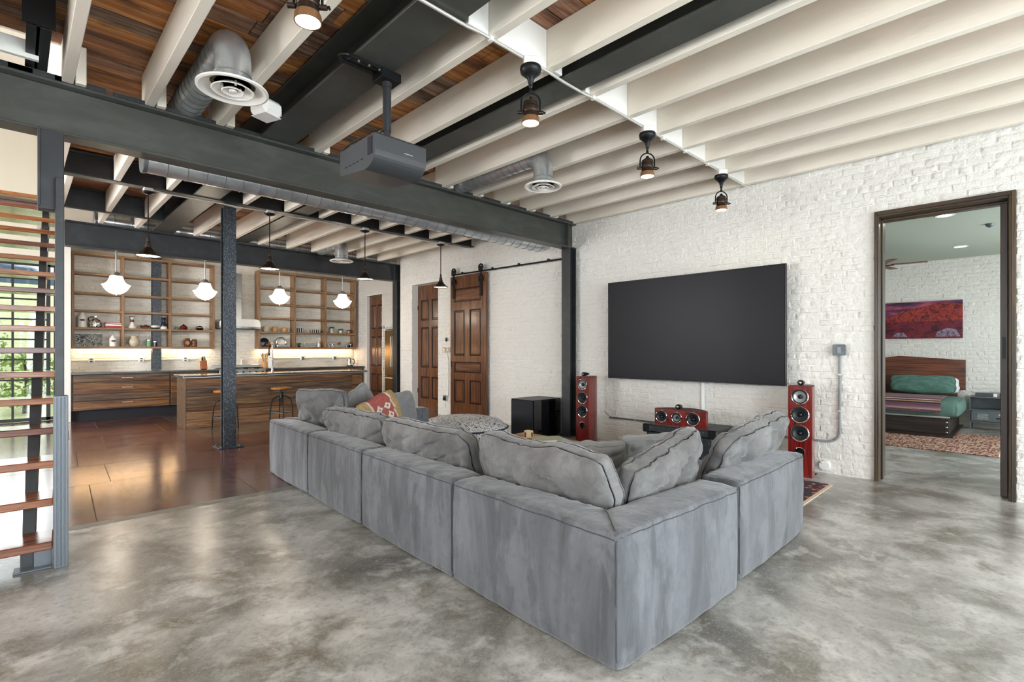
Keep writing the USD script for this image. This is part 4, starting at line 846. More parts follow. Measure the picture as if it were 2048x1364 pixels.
m.tube(arc((1.63, 3.295, 3.396), .045, 90, 270, 10, 'xy'), .012, 8)
obj('slotted_rail', m, M['black_metal'], pm); obj('clamp', box((1.87, 3.23, 3.34), (2.03, 3.37, 3.405), .005), M['black_metal'], pm)
for x in (1.7, 1.78, 1.86): obj('bolt', MB().lathe([(0, 3.375), (.009, 3.376), (.009, 3.386)], (x, 3.25, 0), 8), M['stainless'], pm)
obj('spider', box((1.85, 3.2, 2.893), (2.05, 3.42, 2.903), .003).__class__((box((1.85, 3.2, 2.893), (2.05, 3.42, 2.903), .003))), M['black_metal'], pm)
for k in range(2): obj('arm', MB().tube([(1.86 + .18 * k, 3.21, 2.9), (1.95, 3.30, 2.93), (2.04 - .18 * k, 3.42, 2.9)], .008, 6), M['black_metal'], pm)
pc = thing('cable', 'dark cables drooping behind the projector', 'cable', (0, 0, 0))
obj('wire', MB().tube([(1.93, 3.32, 3.0), (1.9, 3.36, 2.94), (1.84, 3.45, 2.96), (1.8, 3.6, 2.93), (1.79, 3.72, 2.9), (1.80, 3.74, 2.84)], .007, 6), M['rubber'], pc, True); obj('wire', MB().tube([(1.95, 3.34, 2.96), (1.88, 3.44, 2.92), (1.84, 3.6, 2.94), (1.83, 3.71, 2.86)], .006, 6), M['ceramic_navy'], pc, True)
# ---- track of spotlights under the blocking
CY = 2.425
def spot(label, x, yaw):
    t = thing('spotlight', label, 'spotlight', (x, CY, 0), yaw, 'bronze spotlights on the white conduit')
    obj('junction_box', box((-.05, -.05, 3.345), (.05, .05, 3.405), .006), M['cream_metal'], t)
    obj('canopy', MB().lathe([(0, 3.345), (.072, 3.345), (.075, 3.33), (.07, 3.305), (.045, 3.285), (.025, 3.265), (.016, 3.23), (.012, 3.215), (0, 3.215)], seg=28), M['black_metal'], t, 40)
    obj('stem', MB().lathe([(.012, 3.22), (.016, 3.212), (.009, 3.20), (.009, 3.185), (.014, 3.178), (.009, 3.17), (0, 3.165)][::-1], seg=14), M['black_metal'], t, 40)
    ya = np.vstack([[(-.066, 0, 3.03)], arc((0, 0, 3.10), .066, 180, 0, 15, 'xz'), [(.066, 0, 3.03)]])
    obj('yoke', MB().tube(ya, .0065, 8), M['black_metal'], t, True)
    hd = obj('lamp_head', MB().lathe([(0, 3.14), (.012, 3.138), (.016, 3.125), (.03, 3.115), (.05, 3.10), (.05, 3.085), (.054, 3.083), (.054, 3.07), (.05, 3.068), (.05, 3.055), (.054, 3.053), (.054, 3.035), (.05, 3.03), (.053, 3.0), (.06, 2.985)], seg=28), M['bronze'], t, 40)
    obj('rim', MB().lathe([(.058, 2.995), (.062, 2.985), (.064, 2.955), (.058, 2.955), (.056, 2.985)], seg=28), M['copper_glow'], hd, 40)
    obj('lens', MB().lathe([(0, 2.961), (.057, 2.961)], seg=28), M['lamp_face'], hd)
    for s in (-1, 1):
        obj('pivot', MB().lathe([(0, 0), (.013, 0), (.013, .035), (.008, .04), (0, .042)], (.052 if s > 0 else -.094, 0, 3.03), 12, 'x'), M['bronze'], t, 40)
    obj('thumb_screw', box((.094, -.012, 3.024), (.104, .012, 3.036), .003), M['black_metal'], t)
    l = UsdLux.DiskLight.Define(stage, str(t.GetPath()) + '/glow'); l.CreateRadiusAttr(.05); l.CreateIntensityAttr(34.0); l.CreateColorAttr((1.0, .80, .56)); l.AddTranslateOp().Set(Gf.Vec3d(0, 0, 2.95))
    return t
spot('bronze spotlight at the top edge near the silver duct, cut off above', 1.005, -38); spot('bronze spotlight right of the projector, second along the conduit', 2.56, -42)
spot('bronze spotlight hanging before the white joists, third along the conduit', 4.10, -42); spot('bronze spotlight nearest the brick wall, last along the conduit', 5.68, -42)
cn = thing('conduit', 'white conduit running under the joists from spotlight to spotlight', 'conduit', (0, CY + .015, 0))
for xs_ in ((1.05, 1.55, 1.66, 2.0, 2.10, 2.51), (2.61, 2.75, 2.95, 3.2, 3.32, 4.05), (4.15, 5.63), (5.73, 6.45)):
    P = [(x, 0, 3.396 if not (1.64 < x < 2.02 or 2.9 < x < 3.22) else 3.40 - .012) for x in xs_]
    obj('pipe', MB().tube(P, .0105, 10), M['conduit'], cn, True)
for x in (2.2, 3.3, 4.4, 4.85, 5.36, 5.88): obj('clip', box((x - .015, -.018, 3.38), (x + .015, .016, 3.409), .003), M['cream_metal'], cn)
# ---- round ducts with diffusers
def diffuser(t, z, r):
    d = obj('diffuser', MB().lathe([(r * .62, z + .05), (r, z + .012), (r, z), (r * .93, z - .004), (r * .66, z + .03), (r * .62, z + .05)], seg=40), M['vent_white'], t, 40)
    obj('ring', MB().lathe([(r * .36, z + .035), (r * .60, z - .002), (r * .57, z - .006), (r * .33, z + .028), (r * .36, z + .035)], seg=36), M['vent_white'], d, 40)
    obj('ring', MB().lathe([(r * .12, z + .02), (r * .32, z - .008), (r * .29, z - .012), (r * .1, z + .01), (r * .12, z + .02)], seg=30), M['vent_white'], d, 40)
    obj('button', MB().lathe([(0, z - .012), (r * .1, z - .01), (r * .12, z + .005), (0, z + .01)], seg=24), M['vent_white'], d, 40)
    obj('throat', MB().lathe([(0, z + .045), (r * .62, z + .045)], seg=30), M['brown_duct_inside'], d)
    for a in (.5, 2.6, 4.7): obj('spoke', box((-.006 + r * .3 * math.cos(a), -.006 + r * .3 * math.sin(a), z + .012), (.006 + r * .3 * math.cos(a), .006 + r * .3 * math.sin(a), z + .045)), M['vent_white'], d)
def vent(label, x, y, zd, r, zc, ylen, rd, bend=.19, name='duct_vent'):
    """an elbowed duct that comes along +y at height zc and turns down to a diffuser at zd"""
    t = thing(name, label, 'air vent', (x, y, 0))
    diffuser(t, zd, rd)
    path = np.vstack([[(0, 0, zd + .045), (0, 0, zd + .10)], np.array([(0, bend - bend * math.cos(a), (zc - bend) + bend * math.sin(a)) for a in np.linspace(0, PI / 2, 12)])])
    obj('elbow', MB().tube(path, r, 28), M['galv'], t, 60)
    obj('duct_run', MB().tube([(0, bend - .01, zc), (0, ylen, zc)], r * .985, 28), M['galv'], t, 60)
    for zz in (zd + .06, zd + .10): obj('collar_seam', MB().lathe([(r, zz - .004), (r + .006, zz), (r, zz + .004)], seg=28), M['galv_seam'], t, True)
    k = bend
    while k < ylen - .02: obj('seam', MB().lathe([(r * .985, -.004), (r + .004, 0), (r * .985, .004)], (0, k, zc), 28, 'y'), M['galv_seam'], t, True); k += .1 if ylen < 2 else .13
    return t
vent('big silver duct elbow with round white diffuser at the upper left, above the main beam', 1.08, 3.87, 3.18, .115, 3.53, 1.75, .225, .16)
vent('silver duct elbow with round diffuser between white joists right of the projector', 4.08, 3.68, 3.14, .105, 3.50, 1.7, .20, .17)
vent('silver duct elbow with white diffuser hanging before the kitchen beam', 4.53, 9.35, 3.10, .12, 3.47, .95, .22, .18)
def rod_duct(label, a, b, r, step, tip=True):
    t = thing('spiral_duct', label, 'duct', (0, a[1], a[2])); L = b[0] - a[0]
    obj('tube', MB().tube([(a[0], 0, 0), (b[0], 0, 0)], r, 32), M['galv'], t, 60)
    k = a[0] + .02
    while k < b[0]: obj('seam', MB().lathe([(r, -.004), (r + .006, 0), (r, .004)], (k, 0, 0), 32, 'x'), M['galv_seam'], t, True); k += step
    obj('end_cap', MB().lathe([(0, -.006), (r + .004, -.006), (r + .008, .0), (r + .004, .03)], (a[0], 0, 0), 32, 'x'), M['galv_seam'], t, 40)
    for k in np.linspace(a[0] + .5, b[0] - .4, 4): obj('strap', box((k - .015, -r - .003, 0), (k + .015, -r, 3.68 - a[2]), 0), M['galv'], t); obj('strap', box((k - .015, r, 0), (k + .015, r + .003, 3.68 - a[2]), 0), M['galv'], t)
    if tip: obj('taper', MB().lathe([(r, 0), (r * .55, .16), (0, .16)], (b[0], 0, 0), 32, 'x'), M['galv'], t, 40)
rod_duct('long silver spiral duct running under the joists just behind the main beam', (.80, 5.47, 3.075), (6.02, 5.47, 3.075), .125, .155)
rod_duct('fat silver duct running above the kitchen beam near the end wall', (.95, 11.0, 3.56), (6.7, 11.0, 3.56), .14, .24, False)
wsp = thing('ceiling_speaker', 'white rounded box speaker fixed beside the joist next to the upper left vent', 'speaker', (1.455, 4.33, 3.30), 20)
obj('housing', box((-.09, -.10, -.03), (.09, .10, .09), .03), M['vent_white'], wsp); obj('grille', box((-.075, -.085, -.036), (.075, .085, -.03), .012), M['plastic_white'], wsp); obj('arm', MB().tube([(-.03, 0, .08), (-.06, 0, .16), (-.08, 0, .2)], .012, 8), M['vent_white'], wsp)
# ---- metal pendants along the thin beam
def pendant(label, x):
    t = thing('metal_pendant', label, 'pendant lamp', (x, 7.72, 0), 0, 'row of bronze metal pendants')
    obj('junction_box', box((-.05, -.05, 3.36), (.05, .05, 3.405), .006), M['cream_metal'], t)
    obj('canopy', MB().lathe([(0, 3.325), (.03, 3.327), (.07, 3.345), (.075, 3.36), (0, 3.36)], seg=24), M['black_metal'], t, 40)
    obj('rod', MB().tube([(0, 0, 3.33), (0, 0, 2.79)], .007, 8), M['black_metal'], t, True)
    obj('socket', MB().lathe([(0, 2.80), (.014, 2.80), (.018, 2.77), (.016, 2.745), (.026, 2.735), (.028, 2.70), (.034, 2.695), (.034, 2.66), (.0, 2.66)][::-1], seg=20), M['bronze'], t, 40)
    s = obj('shade', MB().lathe([(.03, 2.668), (.042, 2.655), (.062, 2.625), (.11, 2.58), (.137, 2.562), (.138, 2.553), (.13, 2.556), (.075, 2.605), (.05, 2.65), (.036, 2.66)], seg=32), M['bronze'], t, 40)
    obj('liner', MB().lathe([(.129, 2.557), (.074, 2.604), (.048, 2.648), (0, 2.652)], seg=32), M['vent_white'], s, 40)
    obj('bulb', MB().lathe([(0, 2.57), (.022, 2.575), (.03, 2.595), (.026, 2.62), (.014, 2.645)], seg=18), M['lamp_face'], t, True)
    for a in (0, 2.09, 4.19): obj('stay', MB().tube([(.032 * math.cos(a), .032 * math.sin(a), 2.685), (.065 * math.cos(a), .065 * math.sin(a), 2.628), (.138 * math.cos(a), .138 * math.sin(a), 2.562)], .004, 5), M['bronze'], t)
    return t
pd = pendant('bronze metal pendant nearest the staircase, unlit looking and darkest', 1.19)
for x, lab in ((2.64, 'bronze metal pendant just right of the free standing column'), (4.15, 'bronze metal pendant in front of the right end of the kitchen shelves'), (5.70, 'bronze metal pendant beside the brown recessed door')):
    dup(pd, lab, (x, 7.72, 0))
def point_lamp(name, p, rad, power, col):
    l = UsdLux.SphereLight.Define(stage, '/World/' + name); l.CreateRadiusAttr(rad); l.CreateIntensityAttr(power); l.CreateColorAttr(col); l.AddTranslateOp().Set(Gf.Vec3d(*map(float, p)))
for k, x in enumerate((1.19, 2.64, 4.15, 5.70)): point_lamp(f'pendant_glow_{k}', (x, 7.72, 2.53), .03, 60, (1.0, .78, .52))
cp = thing('conduit', 'white wavy conduit joining the metal pendant boxes under the thin beam', 'conduit', (0, 7.72, 0))
for a, b in ((1.24, 2.59), (2.69, 4.10), (4.2, 5.65), (5.75, 6.4)):
    n = 14; P = [(a + (b - a) * i / n, .0, 3.388 - .012 * math.sin(i / n * PI) - .006 * math.sin(i / n * 3 * PI)) for i in range(n + 1)]
    obj('pipe', MB().tube(P, .009, 8), M['cream_metal'], cp, True)
# ---- milk glass schoolhouse lamps above the island
def globe(label, x):
    t = thing('glass_pendant', label, 'pendant lamp', (x, 10.75, 0), 0, 'row of milk glass pendants over the island')
    obj('rod', MB().tube([(0, 0, 3.40), (0, 0, 2.67)], .011, 10), M['stainless'], t, True); obj('canopy', MB().lathe([(0, 3.37), (.06, 3.375), (.065, 3.41), (0, 3.41)], seg=24), M['stainless'], t, 40)
    obj('fitter', MB().lathe([(0, 2.70), (.03, 2.695), (.06, 2.67), (.075, 2.62), (.07, 2.60)][::-1], seg=24), M['stainless'], t, 40)
    obj('shade', MB().lathe([(0, 2.315), (.05, 2.321), (.10, 2.343), (.14, 2.378), (.170, 2.42), (.188, 2.458), (.198, 2.468), (.200, 2.475), (.185, 2.482), (.148, 2.497), (.12, 2.53), (.1, 2.575), (.09, 2.615), (.08, 2.625)], seg=40), M['glow_glass'], t, 50)
    obj('finial', MB().lathe([(0, 2.298), (.008, 2.302), (.01, 2.312), (0, 2.32)], seg=10), M['stainless'], t, True)
    return t
gp = globe('milk glass pendant nearest the stairs, largest in view', 1.215)
for x, lab in ((2.53, 'milk glass pendant just left of the free standing column'), (3.87, 'milk glass pendant before the left bay of the right kitchen shelves'), (5.23, 'milk glass pendant farthest right, before the right kitchen shelves')):
    dup(gp, lab, (x, 10.75, 0))
# ================================================================ KITCHEN
def shelf_unit(name, label, x0, x1, divs, zs, y0=13.15, y1=13.43, z0=1.41, z1=3.33):
    t = thing(name, label, 'shelves', (0, 0, 0)); th_ = .042
    obj('bottom_board', box((x0, y0, z0), (x1, y1, z0 + th_), .003), M['shelf_wood'], t); obj('top_board', box((x0, y0, z1 - th_), (x1, y1, z1), .003), M['shelf_wood'], t)
    xs = [x0] + divs + [x1]
    for k, x in enumerate(xs):
        a = x if k == 0 else (x - th_ if k == len(xs) - 1 else x - th_ / 2)
        obj('upright', box((a, y0 - .002, z0 + th_), (a + th_, y1, z1 - th_), .003), M['shelf_wood_v'], t)
    for z in zs:
        for k in range(len(xs) - 1):
            a = xs[k] + (th_ if k == 0 else th_ / 2); b = xs[k + 1] - (th_ if k == len(xs) - 2 else th_ / 2)
            obj('shelf_board', box((a, y0 + .004, z - th_ / 2), (b, y1, z + th_ / 2), .003), M['shelf_wood'], t)
    return t
ZS = [1.813, 2.166, 2.515, 2.91]
shelf_unit('wall_shelves', 'open oak wall shelves left of the range hood, three bays wide', .79, 3.29, [1.60, 2.43], ZS)
shelf_unit('wall_shelves', 'open oak wall shelves right of the range hood', 4.24, 6.80, [5.12, 5.93], ZS)
ZA, ZB = 1.836, 1.454
SY = 13.27
def item(name, label, cat, x, z, parts, y=SY, rz=0, group='things on the kitchen shelves'):
    t = thing(name, label, cat, (x, y, z), rz, group)
    for nm, mesh, m_, s in parts: obj(nm, mesh, M[m_], t, s)
    return t
LT = lambda prof, seg=22, c_=(0, 0, 0): MB().lathe(prof, c_, seg)
def canister(label, x, z, h, r):
    item('canister', label, 'canister', x, z, [('body', LT([(0, 0), (r, 0), (r, h * .70), (r * .85, h * .76), (0, h * .76)]), 'ceramic_white', 40), ('lid', LT([(r * .62, h * .76), (r * .66, h * .86), (r * .5, h * .93), (r * .3, h), (0, h)]), 'ceramic_white', 40),
        ('label_plate', MB().add(rot(lathe([(r * .6, -.003), (r * .6, .003), (0, .003)], (0, 0, 0), 20)[0] * [1, .42, 1], 90) + [0, -r, h * .48], lathe([(0, 0), (1, 0), (1, 1)], seg=20)[1]), 'label_black', False)])
canister('tall white canister with black oval label on the upper shelf', .957, ZA, .30, .073)
canister('white canister with black oval label on the bottom shelf', 1.448, ZB, .235, .066)
item('growler', 'shiny steel growler jug with looped handle beside the tall canister', 'jug', 1.165, ZA, [('body', LT([(0, 0), (.085, 0), (.1, .02), (.1, .11), (.08, .15), (.035, .175), (.03, .2), (.045, .205), (.045, .23), (0, .23)]), 'chrome', 40), ('handle', MB().tube(arc((-.06, 0, .165), .05, 60, 230, 10), .008, 6), 'black_metal', True), ('band', LT([(.102, .05), (.102, .06)]), 'black_metal', True)])
item('card_box', 'stack of red and white flat boxes on the upper left shelf', 'box', 1.45, ZA, [('lower_box', box((-.14, -.07, 0), (.14, .07, .04), .004), 'card_red', False), ('middle_box', box((-.13, -.065, .041), (.14, .07, .075), .004), 'paper_white', False), ('upper_box', box((-.14, -.07, .076), (.13, .06, .112), .004), 'card_red', False), ('stripe', box((-.12, -.072, .088), (.12, -.07, .1)), 'paper_white', False)])
item('decanter', 'hourglass glass coffee maker with a dark red collar', 'coffee maker', 1.766, ZA, [('flask', LT([(0, 0), (.07, 0), (.078, .02), (.03, .14), (.022, .16), (.05, .24), (.045, .24)]), 'ceramic_white', 40), ('collar', LT([(.034, .125), (.03, .15), (.034, .185)]), 'ceramic_red', 40), ('rim', LT([(.05, .235), (.055, .24), (.05, .247), (.0, .24)]), 'driver_dust', 40)])
item('bowl', 'small striped steel bowl next to the coffee maker', 'bowl', 1.985, ZA, [('body', LT([(0, 0), (.04, 0), (.07, .03), (.085, .08), (.078, .08), (.06, .03), (0, .012)]), 'chrome', 40), ('stripe', LT([(.075, .045), (.08, .06)]), 'ceramic_red', True)])
item('bowl', 'low white dish with dark foot in front of the grey column', 'bowl', 2.17, ZA, [('foot', LT([(0, 0), (.06, 0), (.065, .025), (0, .025)]), 'driver_dust', 40), ('body', LT([(.06, .025), (.085, .045), (.085, .072), (.078, .072), (.05, .04), (0, .04)]), 'ceramic_white', 40)])
item('pitcher', 'navy and white ceramic pitcher in front of the grey column', 'pitcher', 2.325, ZA, [('base', LT([(0, 0), (.066, 0), (.066, .03), (.05, .06), (0, .06)]), 'ceramic_white', 40), ('body', LT([(.05, .055), (.055, .09), (.035, .14), (.03, .19), (.045, .235), (.035, .25), (0, .24)]), 'ceramic_navy', 40), ('handle', MB().tube(arc((-.04, 0, .18), .045, 70, 260, 10), .009, 6), 'ceramic_navy', True)])
item('glass', 'tiny green glass at the left of the right bay', 'glass', 2.565, ZA, [('body', LT([(0, 0), (.022, 0), (.026, .07), (.02, .07), (.016, .01)]), 'green_jar', 40), ('rim', LT([(.026, .066), (.028, .07)]), 'ceramic_white', True)])
item('teapot', 'dark red lidded teapot on the upper shelf', 'teapot', 2.70, ZA, [('body', LT([(0, 0), (.06, 0), (.078, .03), (.07, .075), (.03, .09), (0, .09)]), 'ceramic_red', 40), ('lid', LT([(.05, .085), (.03, .105), (.01, .11), (.012, .13), (0, .132)]), 'ceramic_red', 40), ('leg', box((-.06, -.06, 0), (-.04, -.04, .02)), 'driver_dust', False)])
item('sugar_bowl', 'black domed bowl with gold band at the right end of the upper shelf', 'bowl', 3.015, ZA, [('body', LT([(0, 0), (.06, 0), (.075, .03), (.07, .045), (0, .045)]), 'driver_dust', 40), ('band', LT([(.071, .045), (.07, .055)]), 'brass_stainless', True), ('lid', LT([(.07, .055), (.05, .08), (.015, .092), (0, .095)]), 'driver_dust', 40)])
pt = item('picture_card', 'unframed abstract blue and grey print leaning on the bottom shelf', 'picture', 1.05, ZB, [('board', MB().add(rot(box((-.24, 0, 0), (.24, .012, .265))[0], -14), _BF), 'paper_white', False), ('print', MB().add(rot(box((-.235, -.002, .005), (.235, .0, .26))[0], -14), _BF), 'abstract_print', False)], y=13.3)
item('jug', 'round bellied beige stoneware jug with a pouring lip', 'jug', 1.80, ZB, [('body', LT([(0, 0), (.06, 0), (.1, .05), (.105, .1), (.085, .155), (.06, .18), (.07, .22), (.062, .22), (.05, .18)]), 'ceramic_beige', 40), ('handle', MB().tube(arc((-.085, 0, .16), .045, 60, 250, 10), .01, 6), 'ceramic_beige', True), ('lip', MB().tube([(.05, 0, .21), (.09, 0, .235)], [.018, .006], 8), 'ceramic_beige', True)])
item('jar', 'green glass jar with metal cap', 'jar', 2.06, ZB, [('body', LT([(0, 0), (.05, 0), (.052, .12), (.045, .13), (0, .13)]), 'green_jar', 40), ('cap', LT([(.05, .125), (.05, .15), (0, .152)]), 'stainless', 40)])
item('jar', 'small dark jar with silver cap beside the green one', 'jar', 2.17, ZB, [('body', LT([(0, 0), (.04, 0), (.042, .095), (0, .1)]), 'dark_jar', 40), ('cap', LT([(.042, .095), (.042, .12), (0, .121)]), 'stainless', 40)])
item('vase', 'brown vase with cream diamond pattern on the bottom shelf', 'vase', 2.77, ZB, [('body', LT([(0, 0), (.05, 0), (.068, .05), (.072, .1), (.055, .155), (.045, .17), (.052, .19), (.04, .19)]), 'ceramic_brown', 40)] + [('diamond', MB().tube([(.03 * math.cos(k * PI / 2), -.076 + .004 * abs(math.sin(k * PI / 2)), .085 + .045 * math.sin(k * PI / 2)) for k in range(4)], .0045, 5, True), 'ceramic_cream', False), ('diamond', MB().tube([(.014 * math.cos(k * PI / 2), -.077, .085 + .02 * math.sin(k * PI / 2)) for k in range(4)], .004, 5, True), 'ceramic_cream', False)])
item('vase', 'lower brown carved vase beside the patterned one', 'vase', 2.905, ZB, [('body', LT([(0, 0), (.052, 0), (.06, .03), (.054, .07), (.062, .1), (.05, .15), (.04, .17), (.0, .165)]), 'ceramic_brown', 40), ('band', LT([(.058, .066), (.06, .075)]), 'ceramic_red', True)])
for x, h, m_, lab in ((4.45, .13, 'ceramic_cream', 'cream turned wooden pot, first from the left on the right shelves'), (4.67, .13, 'ceramic_tan', 'tan turned wooden pot, second from the left on the right shelves'), (4.90, .10, 'ceramic_tan', 'low tan turned wooden bowl, third from the left on the right shelves')):
    item('pot', lab, 'pot', x, ZA, [('body', LT([(0, 0), (.045, 0), (.072, h * .4), (.07, h * .75), (.055, h), (.048, h), (.05, h * .5), (0, .02)]), m_, 40), ('rim', LT([(.055, h - .004), (.058, h), (.052, h + .003)]), m_, True)])
for x, r, h, lab in ((5.295, .083, .11, 'black and white striped canister, taller of two in the middle bay'), (5.69, .095, .08, 'black and white striped canister, lower of two in the middle bay')):
    st_ = MB()
    for a in np.linspace(0, 2 * PI, 11)[:-1]: st_.box((r * math.cos(a) - .007, r * math.sin(a) - .007, .004), (r * math.cos(a) + .007, r * math.sin(a) + .007, h - .004))
    item('canister', lab, 'canister', x, ZA, [('body', LT([(0, 0), (r, 0), (r, h), (0, h)]), 'label_black', 40), ('stripe', st_, 'paper_white', False)])
def jar(label, x, z, r, h, fill='ceramic_cream', cap='driver_dust', y=SY):
    item('jar', label, 'jar', x, z, [('glass', LT([(0, 0), (r, 0), (r, h * .82), (r * .8, h * .86), (r * .76, h * .84), (r * .94, h * .8), (r * .94, .006), (0, .006)]), 'glass_jar', 40), ('contents', LT([(0, .008), (r * .9, .008), (r * .9, h * .55), (0, h * .58)]), fill, 40), ('lid', LT([(r * .85, h * .86), (r * .9, h), (0, h)]), cap, 40)], y)
jar('tall glass jar of pale flour with black lid, upper shelf right bay', 6.146, ZA, .07, .165); jar('medium glass jar with black lid, upper shelf right bay', 6.405, ZA, .065, .115); jar('small jar of reddish spice, upper shelf far right', 6.64, ZA, .055, .1, 'card_red')
item('plate', 'navy blue plate propped upright at the left of the right shelves', 'plate', 4.44, ZB, [('disc', MB().add(rot(lathe([(0, .02), (.06, .018), (.1, 0), (.11, 0), (.1, .01), (0, .03)], seg=32)[0], 78) + [0, .06, .12], lathe([(0, .02), (.06, .018), (.1, 0), (.11, 0), (.1, .01), (0, .03)], seg=32)[1]), 'ceramic_navy', 40), ('rest', box((-.06, -.03, 0), (.06, .09, .015)), 'shelf_wood', False)])
item('bowl', 'small stack of brown wooden bowls before the navy plate', 'bowl', 4.50, ZB, [('body', LT([(0, 0), (.05, 0), (.085, .045), (.09, .06), (.08, .06), (0, .02)]), 'ceramic_brown', 40), ('upper_bowl', LT([(.05, .055), (.08, .075), (.07, .075), (0, .06)]), 'ceramic_tan', 40)], 13.22)
item('food_slicer', 'silver ring shaped kitchen machine on the bottom shelf', 'appliance', 4.82, ZB, [('ring', MB().tube(arc((0, 0, .115), .115, -20, 200, 22), .028, 10), 'stainless', True), ('disc', MB().add(rot(lathe([(0, 0), (.09, 0), (.09, .012), (0, .012)], seg=30)[0], 90) + [0, .02, .11], lathe([(0, 0), (.09, 0), (.09, .012), (0, .012)], seg=30)[1]), 'ceramic_white', 40), ('base', box((-.13, -.08, 0), (.13, .08, .06), .012), 'stainless', False)])
item('plant_pot', 'tiny dark green plant in a pot in the middle bay', 'plant', 5.27, ZB, [('pot', LT([(0, 0), (.03, 0), (.035, .05), (0, .05)]), 'dark_jar', 40), ('leaves', MB().tm(trimesh.creation.icosphere(1, .03), trimesh.transformations.translation_matrix((-.015, 0, .075))).tm(trimesh.creation.icosphere(1, .025), trimesh.transformations.translation_matrix((.025, 0, .085))), 'leaf_green', False)])
for x, lab in ((5.43, 'clear drinking glass on the bottom shelf, left of the pair'), (5.58, 'clear drinking glass on the bottom shelf, right of the pair')):
    item('glass', lab, 'glass', x, ZB, [('body', LT([(0, 0), (.035, 0), (.04, .11), (.036, .11), (.032, .01), (0, .01)]), 'glass_jar', 40), ('rim', LT([(.04, .107), (.041, .11), (.037, .111)]), 'ceramic_white', True)])
jar('tall clear jar with steel lid at the end of the middle bay', 5.79, ZB, .055, .15, 'ceramic_white', 'stainless')
for x, lab in ((6.05, 'black and white spotted mug, left of the pair'), (6.16, 'black and white spotted mug, right of the pair')):
    sp = MB()
    for a, z in ((-2.2, .03), (-1.5, .07), (-1.1, .025), (-.6, .06)): sp.tm(trimesh.creation.icosphere(1, .014), trimesh.transformations.translation_matrix((.04 * math.cos(a), .04 * math.sin(a), z)))
    item('mug', lab, 'mug', x, ZB, [('body', LT([(0, 0), (.042, 0), (.045, .09), (.04, .09), (.036, .01), (0, .01)]), 'ceramic_white', 40), ('spot', sp, 'label_black', False), ('handle', MB().tube(arc((.045, 0, .045), .025, -80, 80, 8), .006, 6), 'ceramic_white', True)], 13.24)
item('goblet', 'glass goblet painted with a red flower', 'glass', 6.36, ZB, [('bowl', LT([(0, .05), (.03, .055), (.055, .1), (.055, .16), (.05, .16), (.048, .1), (0, .06)]), 'glass_jar', 40), ('flower', MB().tm(trimesh.creation.icosphere(1, .026), trimesh.transformations.translation_matrix((0, -.02, .115))), 'card_red', False), ('foot', LT([(0, 0), (.035, 0), (.03, .006), (.006, .012), (.006, .055), (0, .055)]), 'glass_jar', 40)])
jar('small squat jar at the right end of the bottom shelf', 6.56, ZB, .045, .075, 'dark_jar', 'stainless', 13.22); jar('tall dark lidded jar in the last corner of the bottom shelf', 6.69, ZB, .05, .13, 'dark_jar')
# under shelf light strips (warm, they light the counter and the wall)
for k, (a, b, lab) in enumerate(((.82, 3.26, 'warm light strip under the left wall shelves'), (4.28, 6.76, 'warm light strip under the right wall shelves'))):
    t = thing('light_strip', lab, 'light strip', (0, 0, 0)); obj('channel', box((a, 13.34, 1.398), (b, 13.38, 1.41)), M['stainless'], t); obj('diffuser', box((a + .01, 13.345, 1.392), (b - .01, 13.375, 1.398)), M['strip_light'], t)
for k, (a, b, lab) in enumerate(((.8, 2.1, 'grey power raceway on the backsplash under the left shelves'), (2.3, 3.0, 'short power raceway on the backsplash right of the grey column'), (4.35, 6.75, 'grey power raceway on the backsplash under the right shelves'))):
    t = thing('raceway', lab, 'raceway', (0, 13.40, 1.17)); obj('strip', box((a, 0, -.012), (b, .04, .012), .003), M['conduit'], t); obj('end_cap', box((b, -.002, -.014), (b + .012, .042, .014)), M['conduit'], t)
for k, x in enumerate((1.108, 1.941, 2.756, 4.598, 5.403, 6.282)):
    t = thing('outlet', ['first', 'second', 'third', 'fourth', 'fifth', 'sixth'][k] + ' backsplash outlet along the kitchen counter, counted from the stairs', 'outlet', (x, 13.37, 1.17), 0, 'outlets on the kitchen backsplash')
    obj('plate', box((-.055, 0, -.055), (.055, .03, .055), .014), M['plastic_white' if k < 4 else 'stainless'], t)
    for z in (-.024, .024): obj('socket', box((-.022, -.004, z - .013), (.022, 0, z + .013), .006), M['grey_box'], t)
# base cabinets
bc_ = thing('base_cabinets', 'long run of dark oak drawer cabinets along the kitchen wall', 'cabinet', (0, 0, 0))
obj('carcass', MB().box((.77, 12.88, .2), (3.28, 13.43, .90)).box((4.32, 12.88, .2), (6.85, 13.43, .90)), M['oak_2'], bc_); obj('toe_kick', MB().box((.77, 12.92, 0), (3.28, 13.4, .2)).box((4.32, 12.92, 0), (6.85, 13.4, .2)), M['black_matte'], bc_)
def drawers(x0, x1, rows_, hx):
    for k in range(len(rows_) - 1):
        d = obj('drawer', box((x0 + .004, 12.85, rows_[k] + .004), (x1 - .004, 12.885, rows_[k + 1] - .004), .004), M[f'oak_{(k * 2 + int(x0)) % 4}'], bc_)
        if hx: z = (rows_[k] + rows_[k + 1]) / 2 + .015; obj('handle', MB().tube([(hx - .08, 12.85, z), (hx - .08, 12.815, z), (hx + .08, 12.815, z), (hx + .08, 12.85, z)], .006, 6), M['stainless'], d)
drawers(.79, 2.36, [.20, .38, .52, .745, .90], None)
for z, hx in ((.825, 1.63), (.63, 1.63), (.33, 1.63)): obj('handle', MB().tube([(hx - .09, 12.85, z), (hx - .09, 12.81, z), (hx + .09, 12.81, z), (hx + .09, 12.85, z)], .007, 6), M['stainless'], bc_)
